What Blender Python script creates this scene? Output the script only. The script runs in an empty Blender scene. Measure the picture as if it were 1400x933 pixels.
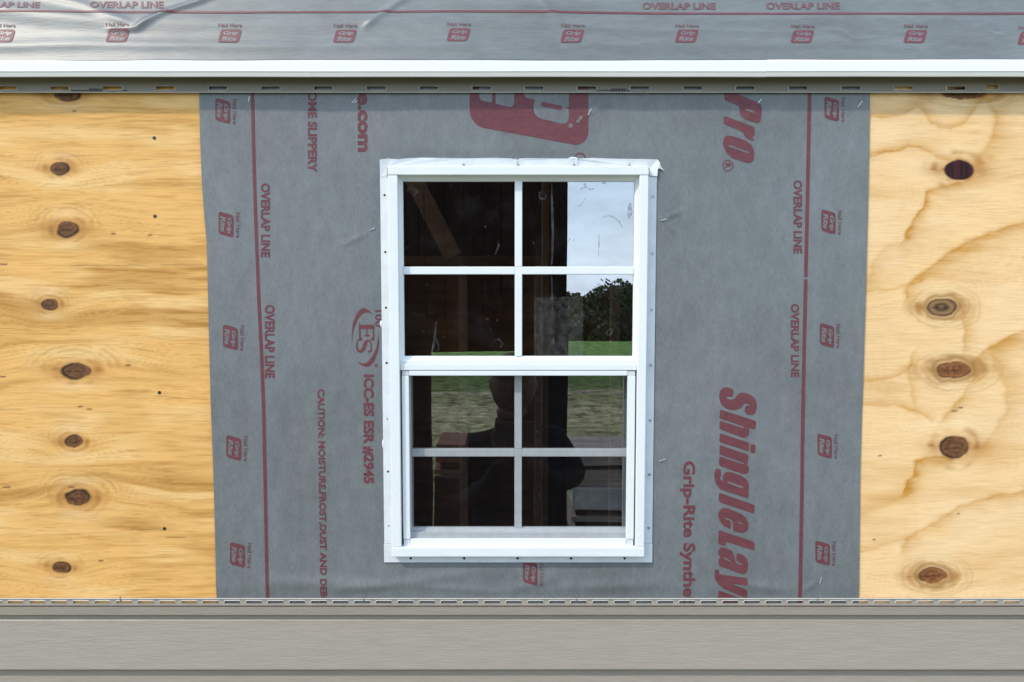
import bpy, bmesh, math, random
import numpy as np
from mathutils import Vector, Matrix
R = math.radians
random.seed(7)
S = bpy.context.scene
COL = S.collection

# ------------------------------------------------------------------ camera
D, CZ, TH, F = 1.37, 2.10, R(3.8), 1011.0     # distance to the wall, height, downward pitch, focal length (1400 px wide)
cd = bpy.data.cameras.new('camera'); cam = bpy.data.objects.new('camera', cd); COL.objects.link(cam)
cam.location = (0, -D, CZ); cam.rotation_euler = (R(90) - TH, 0, 0)
cd.sensor_width = 36; cd.lens = 36 * F / 1400; cd.clip_start = .02; cd.clip_end = 3000
S.camera = cam
# ------------------------------------------------------------------ light
SUN = Vector((-12, -10, 16)).normalized()
W = bpy.data.worlds.new('World'); S.world = W; W.use_nodes = True
wn = W.node_tree.nodes; wl = W.node_tree.links; wn.clear()
wo = wn.new('ShaderNodeOutputWorld'); wb = wn.new('ShaderNodeBackground'); wb.inputs[1].default_value = .122
sk = wn.new('ShaderNodeTexSky'); sk.sky_type = 'NISHITA'; sk.sun_disc = False
sk.sun_elevation = math.asin(SUN.z); sk.sun_rotation = math.atan2(SUN.x, SUN.y) % (2 * math.pi)
sk.air_density = 1.0; sk.dust_density = 1.0
tc = wn.new('ShaderNodeTexCoord'); mp = wn.new('ShaderNodeMapping'); mp.inputs['Scale'].default_value = (1, 1, 3)
nz = wn.new('ShaderNodeTexNoise'); nz.inputs['Scale'].default_value = 2.2; nz.inputs['Detail'].default_value = 7; nz.inputs['Roughness'].default_value = .6
rp = wn.new('ShaderNodeValToRGB'); rp.color_ramp.elements[0].position = .34; rp.color_ramp.elements[1].position = .68
rp.color_ramp.elements[0].color = (.12, .12, .12, 1); rp.color_ramp.elements[1].color = (.8, .8, .8, 1)
mx = wn.new('ShaderNodeMix'); mx.data_type = 'RGBA'; mx.inputs['B'].default_value = (14.9, 18.1, 23.2, 1)
wl.new(tc.outputs['Generated'], mp.inputs[0]); wl.new(mp.outputs[0], nz.inputs['Vector']); wl.new(nz.outputs[0], rp.inputs[0])
wl.new(rp.outputs[0], mx.inputs['Factor']); wl.new(sk.outputs[0], mx.inputs['A']); wl.new(mx.outputs['Result'], wb.inputs[0]); wl.new(wb.outputs[0], wo.inputs[0])
sd = bpy.data.lights.new('sun', 'SUN'); sd.energy = 2.3; sd.angle = R(2.5); sd.color = (1, .91, .77)
so = bpy.data.objects.new('sun', sd); COL.objects.link(so); so.rotation_euler = SUN.to_track_quat('Z', 'Y').to_euler()
S.view_settings.view_transform = 'Standard'; S.view_settings.look = 'None'; S.view_settings.exposure = .20
S.cycles.max_bounces = 10; S.cycles.transparent_max_bounces = 16

# ------------------------------------------------------------------ geometry of the view: photo row/column -> place on a plane y = const
cT, sT = math.cos(TH), math.sin(TH)
def P(u, v, y=0.0):
    a = (u - 700) / F; b = (466.5 - v) / F
    dy = cT + b * sT; dz = -sT + b * cT; t = (y + D) / dy
    return Vector((a * t, y, CZ + dz * t))
def proj(x, y, z):
    ry = y + D; rz = z - CZ; dep = ry * cT - rz * sT; up = ry * sT + rz * cT
    return 700 + F * x / dep, 466.5 - F * up / dep
def MX(ps, y=0.0): return sum(P(u, v, y).x for u, v in ps) / len(ps)
def PZ(v, y=0.0): return P(700, v, y).z
PXM = 1.0 / (F / D)     # metres per photo pixel on the wall

# ------------------------------------------------------------------ materials
def mat(name, col, rough=.6, spec=.4, var=None, scale=(8, 8, 8), bump=None, metallic=0, coord='Object', detail=5):
    m = bpy.data.materials.new(name); m.use_nodes = True; t = m.node_tree; n = t.nodes; l = t.links
    b = n['Principled BSDF']; b.inputs['Roughness'].default_value = rough; b.inputs['Specular IOR Level'].default_value = spec; b.inputs['Metallic'].default_value = metallic
    b.inputs['Base Color'].default_value = (*col, 1)
    tcn = n.new('ShaderNodeTexCoord'); mpn = n.new('ShaderNodeMapping'); mpn.inputs['Scale'].default_value = scale; l.new(tcn.outputs[coord], mpn.inputs[0])
    if var:
        no = n.new('ShaderNodeTexNoise'); no.inputs['Scale'].default_value = 1; no.inputs['Detail'].default_value = detail; no.inputs['Roughness'].default_value = .65
        l.new(mpn.outputs[0], no.inputs['Vector'])
        r = n.new('ShaderNodeValToRGB'); r.color_ramp.elements[0].position = .3; r.color_ramp.elements[1].position = .7
        r.color_ramp.elements[0].color = (*[max(0, c * (1 - var)) for c in col], 1); r.color_ramp.elements[1].color = (*[min(1, c * (1 + var)) for c in col], 1)
        l.new(no.outputs[0], r.inputs[0]); l.new(r.outputs[0], b.inputs['Base Color'])
    if bump:
        s, d = bump
        n2 = n.new('ShaderNodeTexNoise'); n2.inputs['Scale'].default_value = 1; n2.inputs['Detail'].default_value = 6
        m2 = n.new('ShaderNodeMapping'); m2.inputs['Scale'].default_value = s; l.new(tcn.outputs[coord], m2.inputs[0]); l.new(m2.outputs[0], n2.inputs['Vector'])
        bu = n.new('ShaderNodeBump'); bu.inputs['Distance'].default_value = d; bu.inputs['Strength'].default_value = 1
        l.new(n2.outputs[0], bu.inputs['Height']); l.new(bu.outputs[0], b.inputs['Normal'])
    return m
M = {}
M['white'] = mat('white_vinyl', (.76, .79, .80), .38, .45, .03, (9, 9, 9), ((14, 14, 90), .0004))
M['white_old'] = mat('white_fin_vinyl', (.68, .71, .735), .45, .4, .08, (25, 25, 25), ((60, 60, 60), .0006))
M['corner'] = mat('grey_white_plastic', (.62, .65, .67), .5, .3, .05, (40, 40, 40))
M['drip'] = mat('white_painted_steel', (.82, .85, .87), .35, .5, .02, (3, 3, 3), ((2, 2, 30), .0008))
M['lip'] = mat('cream_painted_steel', (.72, .70, .64), .4, .4, .04, (5, 5, 40))  # shade on the drip edge's lower lip, put into a creamier copy of its white
M['vinyl'] = mat('clay_grey_vinyl', (.325, .285, .232), .45, .5, .07, (14, 20, 160), ((46, 60, 420), .00055))
M['hem'] = mat('clay_grey_vinyl_hem', (.35, .31, .26), .42, .5, .06, (30, 30, 30))
M['chan'] = mat('brown_grey_vinyl', (.225, .205, .165), .45, .4, .06, (8, 30, 30))  # brown grey vinyl, darkened a little to hold the drip edge's shadow
M['rim'] = mat('pale_vinyl_edge', (.50, .49, .44), .4, .5)  # highlight along raised vinyl edges, put into a paler colour
M['ink'] = mat('red_print', (.148, .044, .053), .5, .35, .16, (70, 70, 160))
M['inkthin'] = mat('thin_red_print', (.145, .068, .075), .5, .35, .22, (90, 90, 90))
M['black'] = mat('black_rubber', (.012, .012, .013), .6, .3)
M['blackink'] = mat('black_print', (.02, .02, .02), .6, .3)
M['nail'] = mat('grey_nail', (.05, .05, .05), .4, .5, metallic=.6)
M['galv'] = mat('galvanised', (.42, .43, .44), .35, .5, .2, (60, 60, 60), metallic=.7)
M['staple'] = mat('bright_staple', (.62, .63, .62), .35, .6, metallic=.5)
M['stud'] = mat('interior_lumber', (.62, .42, .25), .7, .2, .25, (6, 6, 40))
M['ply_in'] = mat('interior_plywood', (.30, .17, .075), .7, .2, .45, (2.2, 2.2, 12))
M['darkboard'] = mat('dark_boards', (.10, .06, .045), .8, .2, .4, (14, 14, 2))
M['darkstain'] = mat('dark_stained_boards', (.009, .005, .004), .85, .1, .5, (12, 12, 1.5))
M['bark'] = mat('tree_bark', (.06, .045, .035), .9, .1, .4, (3, 3, 1))
M['gapboard'] = mat('weathered_grey_lumber', (.36, .32, .29), .8, .2, .4, (2, 20, 20))
M['redwood'] = mat('reddish_lumber', (.16, .075, .055), .8, .2, .4, (2, 20, 20))
M['wrap'] = mat('white_plastic_wrap', (.5, .52, .55), .25, .6, .3, (3, 3, 3), ((5, 2, 2), .02))
M['cloth'] = mat('dark_jacket', (.006, .006, .007), .9, .1, .3, (9, 9, 9), ((60, 60, 60), .002))
M['denim'] = mat('dark_trousers', (.008, .009, .012), .9, .1, .3, (20, 20, 20))
M['skin'] = mat('skin', (.06, .032, .022), .6, .3, .1, (20, 20, 20))  # skin tone darkened so the backlit shading sits in the colour
M['hair'] = mat('dark_hair', (.01, .007, .005), .7, .2)

def felt_mat(name, col, vert):
    m = bpy.data.materials.new(name); m.use_nodes = True; n = m.node_tree.nodes; l = m.node_tree.links; b = n['Principled BSDF']
    tcn = n.new('ShaderNodeTexCoord')
    def noise(scale, detail=4, rough=.6):
        a = n.new('ShaderNodeMapping'); a.inputs['Scale'].default_value = scale; l.new(tcn.outputs['Object'], a.inputs[0])
        o = n.new('ShaderNodeTexNoise'); o.inputs['Scale'].default_value = 1; o.inputs['Detail'].default_value = detail; o.inputs['Roughness'].default_value = rough
        l.new(a.outputs[0], o.inputs['Vector']); return o.outputs[0]
    fib = (420, 30, 120) if vert else (38, 60, 420)
    big = (4, 4, 3); mid = (46, 20, 24) if vert else (16, 40, 60)
    a, c, d = noise(fib, 3), noise(big, 4), noise(mid, 6, .7)
    def mth(op, x, y):
        q = n.new('ShaderNodeMath'); q.operation = op
        for i, s in enumerate((x, y)):
            if isinstance(s, float): q.inputs[i].default_value = s
            else: l.new(s, q.inputs[i])
        return q.outputs[0]
    s = mth('ADD', mth('ADD', mth('MULTIPLY', a, .42), mth('MULTIPLY', c, .50)), mth('MULTIPLY', d, .50))
    r = n.new('ShaderNodeValToRGB'); e = r.color_ramp.elements; e[0].position = .52; e[1].position = .92
    e[0].color = (*[k * .72 for k in col], 1); e[1].color = (*[k * 1.27 for k in col], 1)
    l.new(s, r.inputs[0]); l.new(r.outputs[0], b.inputs['Base Color'])
    b.inputs['Roughness'].default_value = .47; b.inputs['Specular IOR Level'].default_value = .55
    bu = n.new('ShaderNodeBump'); bu.inputs['Distance'].default_value = .0005; l.new(s, bu.inputs['Height']); l.new(bu.outputs[0], b.inputs['Normal'])
    return m
M['felt'] = felt_mat('grey_synthetic_felt', (.158, .171, .175), True)
M['feltr'] = felt_mat('grey_roof_felt', (.140, .154, .151), False)
M['feltr'].node_tree.nodes['Principled BSDF'].inputs['Roughness'].default_value = .41
M['feltr'].node_tree.nodes['Principled BSDF'].inputs['Specular IOR Level'].default_value = .55

def ply_mat(name):
    m = bpy.data.materials.new(name); m.use_nodes = True; n = m.node_tree.nodes; l = m.node_tree.links; b = n['Principled BSDF']
    at = n.new('ShaderNodeAttribute'); at.attribute_name = 'grain'
    tcn = n.new('ShaderNodeTexCoord'); mpn = n.new('ShaderNodeMapping'); mpn.inputs['Scale'].default_value = (22, 10, 620); l.new(tcn.outputs['Object'], mpn.inputs[0])
    no = n.new('ShaderNodeTexNoise'); no.inputs['Scale'].default_value = 1; no.inputs['Detail'].default_value = 3; l.new(mpn.outputs[0], no.inputs['Vector'])
    mr = n.new('ShaderNodeMapRange'); mr.inputs['From Min'].default_value = .3; mr.inputs['From Max'].default_value = .7; mr.inputs['To Min'].default_value = .90; mr.inputs['To Max'].default_value = 1.06
    l.new(no.outputs[0], mr.inputs[0])
    mm = n.new('ShaderNodeMix'); mm.data_type = 'RGBA'; mm.blend_type = 'MULTIPLY'; mm.inputs['Factor'].default_value = 1
    l.new(at.outputs['Color'], mm.inputs['A']); l.new(mr.outputs[0], mm.inputs['B']); l.new(mm.outputs['Result'], b.inputs['Base Color'])
    b.inputs['Roughness'].default_value = .62; b.inputs['Specular IOR Level'].default_value = .25
    bu = n.new('ShaderNodeBump'); bu.inputs['Distance'].default_value = .0004; l.new(no.outputs[0], bu.inputs['Height']); l.new(bu.outputs[0], b.inputs['Normal'])
    return m
M['ply'] = ply_mat('bare_plywood')

def glass_mat():
    m = bpy.data.materials.new('window_glass'); m.use_nodes = True; n = m.node_tree.nodes; l = m.node_tree.links; n.clear()
    o = n.new('ShaderNodeOutputMaterial'); tr = n.new('ShaderNodeBsdfTransparent'); tr.inputs[0].default_value = (.80, .82, .80, 1)
    gl = n.new('ShaderNodeBsdfGlossy'); gl.inputs['Roughness'].default_value = .0; gl.inputs['Color'].default_value = (.97, 1, 1, 1)
    tcn = n.new('ShaderNodeTexCoord')
    no = n.new('ShaderNodeTexNoise'); no.inputs['Scale'].default_value = 4; no.inputs['Detail'].default_value = 1; l.new(tcn.outputs['Object'], no.inputs['Vector'])
    bu = n.new('ShaderNodeBump'); bu.inputs['Distance'].default_value = .00035; l.new(no.outputs[0], bu.inputs['Height']); l.new(bu.outputs[0], gl.inputs['Normal'])
    mx = n.new('ShaderNodeMixShader'); mx.inputs[0].default_value = GLASS_R
    l.new(tr.outputs[0], mx.inputs[1]); l.new(gl.outputs[0], mx.inputs[2])
    # dust film: patchy, thin
    df = n.new('ShaderNodeBsdfDiffuse'); df.inputs[0].default_value = (.22, .215, .21, 1)
    n2 = n.new('ShaderNodeTexNoise'); n2.inputs['Scale'].default_value = 14; n2.inputs['Detail'].default_value = 8; n2.inputs['Roughness'].default_value = .7; l.new(tcn.outputs['Object'], n2.inputs['Vector'])
    r = n.new('ShaderNodeMapRange'); r.inputs['From Min'].default_value = .5; r.inputs['From Max'].default_value = .8; r.inputs['To Min'].default_value = .003; r.inputs['To Max'].default_value = .055; l.new(n2.outputs[0], r.inputs[0])
    n3 = n.new('ShaderNodeTexNoise'); n3.inputs['Scale'].default_value = 170; n3.inputs['Detail'].default_value = 2; l.new(tcn.outputs['Object'], n3.inputs['Vector'])
    r3 = n.new('ShaderNodeMapRange'); r3.inputs['From Min'].default_value = .72; r3.inputs['From Max'].default_value = .76; r3.inputs['To Max'].default_value = .16; l.new(n3.outputs[0], r3.inputs[0])
    ad = n.new('ShaderNodeMath'); ad.operation = 'ADD'; l.new(r.outputs[0], ad.inputs[0]); l.new(r3.outputs[0], ad.inputs[1])
    m2 = n.new('ShaderNodeMixShader'); l.new(ad.outputs[0], m2.inputs[0]); l.new(mx.outputs[0], m2.inputs[1]); l.new(df.outputs[0], m2.inputs[2])
    l.new(m2.outputs[0], o.inputs[0]); return m
GLASS_R = .43
M['glass'] = glass_mat()
def film(name, col, a, rough=1.0, glossy=False):
    m = bpy.data.materials.new(name); m.use_nodes = True; n = m.node_tree.nodes; l = m.node_tree.links; n.clear()
    o = n.new('ShaderNodeOutputMaterial'); tr = n.new('ShaderNodeBsdfTransparent')
    df = n.new('ShaderNodeBsdfGlossy' if glossy else 'ShaderNodeBsdfDiffuse'); df.inputs[0].default_value = (*col, 1)
    if glossy: df.inputs['Roughness'].default_value = rough
    tcn = n.new('ShaderNodeTexCoord'); no = n.new('ShaderNodeTexNoise'); no.inputs['Scale'].default_value = 90; no.inputs['Detail'].default_value = 5; l.new(tcn.outputs['Object'], no.inputs['Vector'])
    r = n.new('ShaderNodeMapRange'); r.inputs['From Min'].default_value = .35; r.inputs['From Max'].default_value = .65; r.inputs['To Min'].default_value = a * .35; r.inputs['To Max'].default_value = a * 1.3; l.new(no.outputs[0], r.inputs[0])
    mx = n.new('ShaderNodeMixShader'); l.new(r.outputs[0], mx.inputs[0]); l.new(tr.outputs[0], mx.inputs[1]); l.new(df.outputs[0], mx.inputs[2]); l.new(mx.outputs[0], o.inputs[0]); return m
M['smudge'] = film('pale_smudge', (.5, .5, .53), .08)
M['darksmudge'] = film('grey_smudge', (.16, .17, .26), .32)
M['sticker'] = film('clear_sticker', (.5, .5, .48), .05)
M['mesh'] = film('insect_screen', (.006, .007, .009), .3)
for _n in M['mesh'].node_tree.nodes:
    if _n.type == 'MAP_RANGE': _n.inputs['To Min'].default_value = .30; _n.inputs['To Max'].default_value = .36

def tag(o, label=None, cat=None, group=None, kind=None):
    if label: o['label'] = label
    if cat: o['category'] = cat
    if group: o['group'] = group
    if kind: o['kind'] = kind
    return o
def empty(name, loc=(0, 0, 0), rz=0):
    o = bpy.data.objects.new(name, None); COL.objects.link(o); o.location = loc; o.rotation_euler = (0, 0, rz); o.empty_display_size = .1; return o
def link(name, me, parent=None, mats=()):
    o = bpy.data.objects.new(name, me); COL.objects.link(o)
    for m in mats:
        me.materials.append(m)
    if parent:
        o.parent = parent
        o.matrix_parent_inverse = Matrix.Translation(-Vector(parent.location))
    return o
def pyd(name, vs, fs, m, parent=None, smooth=False):
    me = bpy.data.meshes.new(name); me.from_pydata([tuple(v) for v in vs], [], fs); me.update()
    if smooth: me.shade_smooth()
    return link(name, me, parent, m if isinstance(m, (list, tuple)) else [m])
def fixn(me):
    b = bmesh.new(); b.from_mesh(me); bmesh.ops.recalc_face_normals(b, faces=b.faces); b.to_mesh(me); b.free()
class MB:
    def __init__(s): s.v = []; s.f = []
    def box(s, x0, x1, y0, y1, z0, z1, mtx=None):
        n = len(s.v); p = [(x, y, z) for z in (z0, z1) for y in (y0, y1) for x in (x0, x1)]
        if mtx is not None: p = [tuple(mtx @ Vector(q)) for q in p]
        s.v += p; s.f += [tuple(n + i for i in q) for q in ((0, 2, 3, 1), (4, 5, 7, 6), (0, 1, 5, 4), (2, 6, 7, 3), (0, 4, 6, 2), (1, 3, 7, 5))]; return s
    def build(s, name, m, parent=None, bevel=0, smooth=False):
        o = pyd(name, s.v, s.f, m, parent, smooth)
        if bevel:
            b = bmesh.new(); b.from_mesh(o.data); bmesh.ops.bevel(b, geom=list(b.edges), offset=bevel, segments=2, affect='EDGES', profile=.5); b.to_mesh(o.data); b.free()
        return o
def bx(name, x0, x1, y0, y1, z0, z1, m, parent=None, bevel=.0008): return MB().box(x0, x1, y0, y1, z0, z1).build(name, m, parent, bevel)
def disc(name, x, y, z, r, depth, m, parent, n=12, sx=1, sz=1):
    vs = []; 
    for k in range(n): a = 2 * math.pi * k / n; vs.append((x + r * sx * math.cos(a), y, z + r * sz * math.sin(a)))
    for k in range(n): a = 2 * math.pi * k / n; vs.append((x + r * sx * math.cos(a), y - depth, z + r * sz * math.sin(a)))
    fs = [tuple(range(n, 2 * n))] + [(k, (k + 1) % n, n + (k + 1) % n, n + k) for k in range(n)]
    return pyd(name, vs, fs, m, parent)

# ------------------------------------------------------------------ numpy noise
_rng = np.random.RandomState(3); LAT = _rng.rand(256, 256)
def vn(x, y):
    xi = np.floor(x).astype(int); yi = np.floor(y).astype(int); fx = x - xi; fy = y - yi
    fx = fx * fx * (3 - 2 * fx); fy = fy * fy * (3 - 2 * fy)
    g = lambda a, b: LAT[a % 256, b % 256]
    return (g(xi, yi) * (1 - fx) + g(xi + 1, yi) * fx) * (1 - fy) + (g(xi, yi + 1) * (1 - fx) + g(xi + 1, yi + 1) * fx) * fy
def fbm(x, y, o=4):
    s = 0; a = 1; t = 0
    for k in range(o): s = s + a * vn(x * 2 ** k + 17.3 * k, y * 2 ** k + 9.1 * k); t += a; a *= .55
    return s / t
def segd(x, y, p, q):
    px, py = p; qx, qy = q; dx, dy = qx - px, qy - py; L = dx * dx + dy * dy + 1e-12
    t = np.clip(((x - px) * dx + (y - py) * dy) / L, 0, 1)
    return np.hypot(x - px - t * dx, y - py - t * dy), t
def sm(a, b, x): t = np.clip((x - a) / (b - a), 0, 1); return t * t * (3 - 2 * t)

def grid_mesh(name, xs, zs, yfun, mats, parent, xmap=None, keep=None, smooth=True):
    X, Z = np.meshgrid(xs, zs)
    if xmap is not None: X = xmap(X, Z)
    Y = yfun(X, Z); nx, nz = len(xs), len(zs)
    co = np.stack([X, Y, Z], -1).reshape(-1, 3).astype(np.float32)
    idx = np.arange(nx * nz).reshape(nz, nx)
    q = np.stack([idx[:-1, :-1], idx[:-1, 1:], idx[1:, 1:], idx[1:, :-1]], -1).reshape(-1, 4)
    if keep is not None:
        c = co[q].mean(1); q = q[keep(c[:, 0], c[:, 2])]
    me = bpy.data.meshes.new(name); me.vertices.add(len(co)); me.vertices.foreach_set('co', co.ravel())
    me.loops.add(len(q) * 4); me.loops.foreach_set('vertex_index', q.ravel().astype(np.int32))
    me.polygons.add(len(q)); me.polygons.foreach_set('loop_start', (np.arange(len(q)) * 4).astype(np.int32))
    me.update(calc_edges=True); me.validate()
    if smooth: me.shade_smooth()
    o = link(name, me, parent, mats); return o, co

# ------------------------------------------------------------------ window measures shared by wall and window
YF, YFR = -.004, -.020
fx0 = MX([(519.5, 230), (525.5, 760)], YF); fx1 = MX([(899, 230), (890.5, 760)], YF)
fz1 = PZ(219, YF); fz0 = PZ(769, YF)
ox0, ox1, oz0, oz1 = fx0 + .016, fx1 - .016, fz0 + .012, fz1 - .016      # rough opening

# ------------------------------------------------------------------ plywood wall
wall = tag(empty('shed_wall', (0, 0, .3)), 'bare yellow pine plywood wall with knots on both sides of the grey underlayment', 'wall')
KL = [(82, 231, 13, 9), (92, 313.5, 15, 11), (68, 416.5, 11, 8), (105, 507, 20, 11), (101, 604, 12, 8.5), (107, 681, 17, 11.5), (83, 776, 13, 8), (90, 130, 19, 8), (-120, 350, 14, 10), (-90, 610, 16, 11)]
KR = [(1311, 233, 21, 14.5), (1287, 420, 20, 12), (1303, 506, 25, 12), (1305, 612, 20, 16), (1275, 787, 20, 11), (1318, 128, 30, 8), (1500, 330, 20, 13), (1520, 640, 18, 12)]
BANDS = [([(1310, 250), (1290, 256), (1268, 262), (1262, 282), (1254, 300), (1240, 320)], 5.5, .95), ([(1228, 330), (1212, 338), (1195, 360), (1188, 385)], 10, .4),
 ([(1460, 300), (1400, 306), (1350, 318), (1320, 332), (1285, 357), (1248, 384), (1240, 402)], 6.5, .75), ([(1342, 128), (1360, 152), (1361, 185), (1348, 208), (1332, 222)], 9, .62),
 ([(1178, 158), (1215, 160), (1238, 154), (1252, 147), (1262, 152), (1272, 170), (1300, 178), (1325, 160), (1345, 132)], 4.5, .6), ([(1178, 216), (1220, 208), (1240, 200), (1258, 203), (1280, 214), (1300, 220)], 3.5, .6),
 ([(1400, 452), (1375, 464), (1345, 480), (1330, 500)], 6, .7), ([(1318, 435), (1322, 455), (1316, 478)], 5, .65), ([(1334, 514), (1322, 536), (1305, 556), (1290, 570)], 5.5, .6),
 ([(1362, 500), (1378, 530), (1376, 560), (1362, 590), (1345, 606)], 9, .45), ([(1180, 556), (1225, 553), (1245, 562), (1275, 572)], 4, .55), ([(1180, 520), (1215, 519), (1240, 508), (1250, 498)], 3, .5),
 ([(1295, 625), (1270, 628), (1251, 633), (1248, 650), (1240, 664)], 5, .85), ([(1460, 665), (1400, 671), (1350, 682), (1315, 692), (1280, 712), (1245, 735), (1235, 748)], 6, .6),
 ([(1178, 705), (1210, 690), (1233, 680)], 9, .35), ([(1180, 755), (1240, 738)], 4, .35), ([(1178, 400), (1235, 395), (1262, 385)], 3, .45), ([(1250, 480), (1243, 510), (1247, 545)], 3.5, .4)]
def paint(u, v, left):
    h = v.copy(); near = np.zeros_like(u)
    for i, (ku, kv, a, b) in enumerate(KL if left else KR):
        dx = (u - ku); dy = (v - kv)
        g = np.exp(-(dx / (a * 3.6)) ** 2 - (dy / (b * 2.6)) ** 2)
        h = h - dy * g * .75 + (14 if i % 2 else -14) * np.exp(-(dx / (a * 5)) ** 2 - (dy / (b * 4)) ** 2)
        near = np.maximum(near, g)
    h = h + 10 * (fbm(u / 140, v / 90, 3) - .5)
    if left:
        c0 = np.array([.80, .455, .145]); c1 = np.array([.52, .265, .062]); c2 = np.array([.88, .61, .28])
        st = fbm(u / 210, h / 17 + 5, 4); fi = fbm(u / 60, h / 2.6, 3)
        t = sm(.50, .74, st) * .7 + sm(.50, .74, fi) * .3 + sm(.62, .8, fbm(u / 95 + 9, h / 5, 3)) * .45
        hi = sm(.52, .3, fbm(u / 120 + 40, h / 26, 3))
    else:
        c0 = np.array([.88, .59, .29]); c1 = np.array([.62, .315, .078]); c2 = np.array([.92, .66, .38])
        st = fbm(u / 150, h / 26 + 3, 3); fi = fbm(u / 70, h / 2.4, 3)
        t = sm(.56, .82, st) * .30 + sm(.56, .82, fi) * .13
        cont = np.abs(((fbm(u / 95 + 3, h / 70 + 8, 2) * 9) % 1) - .5) * 2; t = t + sm(.62, 1, cont) * .08 * sm(.4, .6, fbm(u / 60, v / 60, 2))
        wu = u + 9 * (fbm(u / 22, v / 14, 3) - .5); wv = v + 9 * (fbm(u / 22 + 31, v / 14, 3) - .5)
        for pts, w, s in BANDS:
            w = w * 1.0
            dm = np.full_like(u, 1e9)
            sg = np.zeros_like(u)
            for p, q in zip(pts[:-1], pts[1:]):
                d_ = segd(wu, wv, p, q)[0]; c_ = (q[0] - p[0]) * (wv - p[1]) - (q[1] - p[1]) * (wu - p[0]); nr = d_ < dm; sg = np.where(nr, np.sign(c_), sg); dm = np.where(nr, d_, dm)
            a_ = np.where(sg > 0, w * .55, w * (1.5 + 1.3 * fbm(u / 40, v / 40, 2)))
            t = t + s * 1.12 * np.exp(-(dm / a_) ** 1.6) * (.55 + .7 * fbm(u / 26, v / 3.5, 3)) + s * .20 * np.exp(-(dm / (w * .28)) ** 2)
        hi = sm(.5, .3, fbm(u / 100 + 40, h / 50, 3))
    t = np.clip(t, 0, 1.25)[..., None]; c = c0 * (1 - t) + c1 * t; c = c * (1 - .45 * hi[..., None] * (1 - np.clip(t, 0, 1))) + c2 * .45 * hi[..., None] * (1 - np.clip(t, 0, 1))
    fib = sm(.60, .78, fbm(u / 46 + 70, h / 1.25, 2)); c = c * (1 - (.24 if left else .12) * fib[..., None] * np.array([.55, .8, 1.0])) * (1 + .10 * (fbm(u / 60, v / 45 + 20, 3) - .5))[..., None]
    for i, (ku, kv, a, b) in enumerate(KL if left else KR):
        dxx = (u - ku) / a; pale = np.exp(-((np.abs(v - kv) / b - 2.0) / .7) ** 2 - (dxx / 1.9) ** 2) * .35; c = c * (1 - pale[..., None]) + np.array([.92, .70, .38]) * pale[..., None]
        wob = 1 + (.08 if (not left and i == 0) else .38) * (fbm(u / 13 + i * 7, v / 13, 2) - .5)
        dx = (u - ku) / a; dy = (v - kv) / b; d = np.hypot(dx, dy) * wob
        # swirl of grain round the knot
        d2 = np.hypot((u - ku) / (a * (1.15 if left else 1.05)), (v - kv) / (b * 1.15)) + .35 * (fbm(u / 18 + i, v / 12, 3) - .5)
        ang0 = np.arctan2((v - kv) / b, (u - ku) / a); part = sm(.35, .65, fbm(ang0 * 1.3 + i * 3 + 10, d * .5 + i, 2))
        ring = (.5 + .5 * np.cos(d2 * (9 if left else 8))) * np.exp(-((d2 - (1.3 if left else 1.1)) / (.8 if left else .8)) ** 2) * (.42 if left else .62) * part
        halo = sm(2.3, .9, np.hypot(dx * .8, dy * 1.15) + .9 * (fbm(u / 16 + i * 5, v / 7, 3) - .5)) * (.34 if left else .26)
        side = np.exp(-((v - kv) / (b * .5)) ** 2) * np.exp(-np.abs(np.abs(u - ku) - a * 1.4) / (a * .8)) * .4
        k = np.clip(ring + halo + side, 0, .9)[..., None]; c = c * (1 - k) + np.array([.40, .165, .035]) * k
        if not left and i in (1, 2, 4, 5):
            ex = (u - ku - a * .12) / (a * 1.0); ey = (v - kv) / (b * 1.05); q_ = np.hypot(ex, ey) * (1 + .16 * (fbm(u / 20 + i, v / 20, 2) - .5)); an = np.arctan2(ey, ex); q_ = q_ + .22 * (fbm(u / 7, v / 5, 2) - .5)
            lp = sum(am * np.exp(-((q_ - r0) / wd) ** 2) * (.35 + .65 * sm(-.4, .8, np.cos(an - ph))) for r0, wd, am, ph in ((1.42, .10, .6, .3), (1.75, .09, .5, 0), (2.2, .16, .5, 2.6), (2.6, .10, .3, .4)))
            lp = np.clip(lp, 0, 1)[..., None]; c = c * (1 - lp) + np.array([.52, .30, .095]) * lp
        if left:
            q_ = np.hypot(dx * .72, (dy + .5) * .80) + .35 * (fbm(u / 14 + i, v / 6, 3) - .5); up_ = sm(.1, -.9, dy)
            lp = (.5 + .5 * np.cos(q_ * 15)) * np.exp(-((q_ - 1.9) / .62) ** 2) * up_ * (.5 if i in (1, 3, 5) else .3) * sm(.3, .6, fbm(u / 12, v / 12 + i * 4, 2) + .1)
            c = c * (1 - lp[..., None]) + np.array([.45, .23, .06]) * lp[..., None]
            lf = (.34 * np.exp(-((v - kv + b * .3) / (b * .85)) ** 2) * sm(-7.5, -1.2, dx) * sm(0, -1, dx) * sm(.35, .65, fbm(u / 30 + i, v / 3, 3)))[..., None]; c = c * (1 - lf) + np.array([.42, .21, .06]) * lf
        m = sm(1.03, .9, d)[..., None]
        inner = np.array([.150, .064, .024]) * (.35 + 1.3 * fbm(u / 4 + i * 3, v / 3, 3))[..., None] * (1 - .35 * np.cos(d * 13)[..., None] * .5)
        if not left and i == 1: inner = np.array([.25, .14, .06]) * (.75 + .45 * np.cos(d * 10))[..., None]
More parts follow.
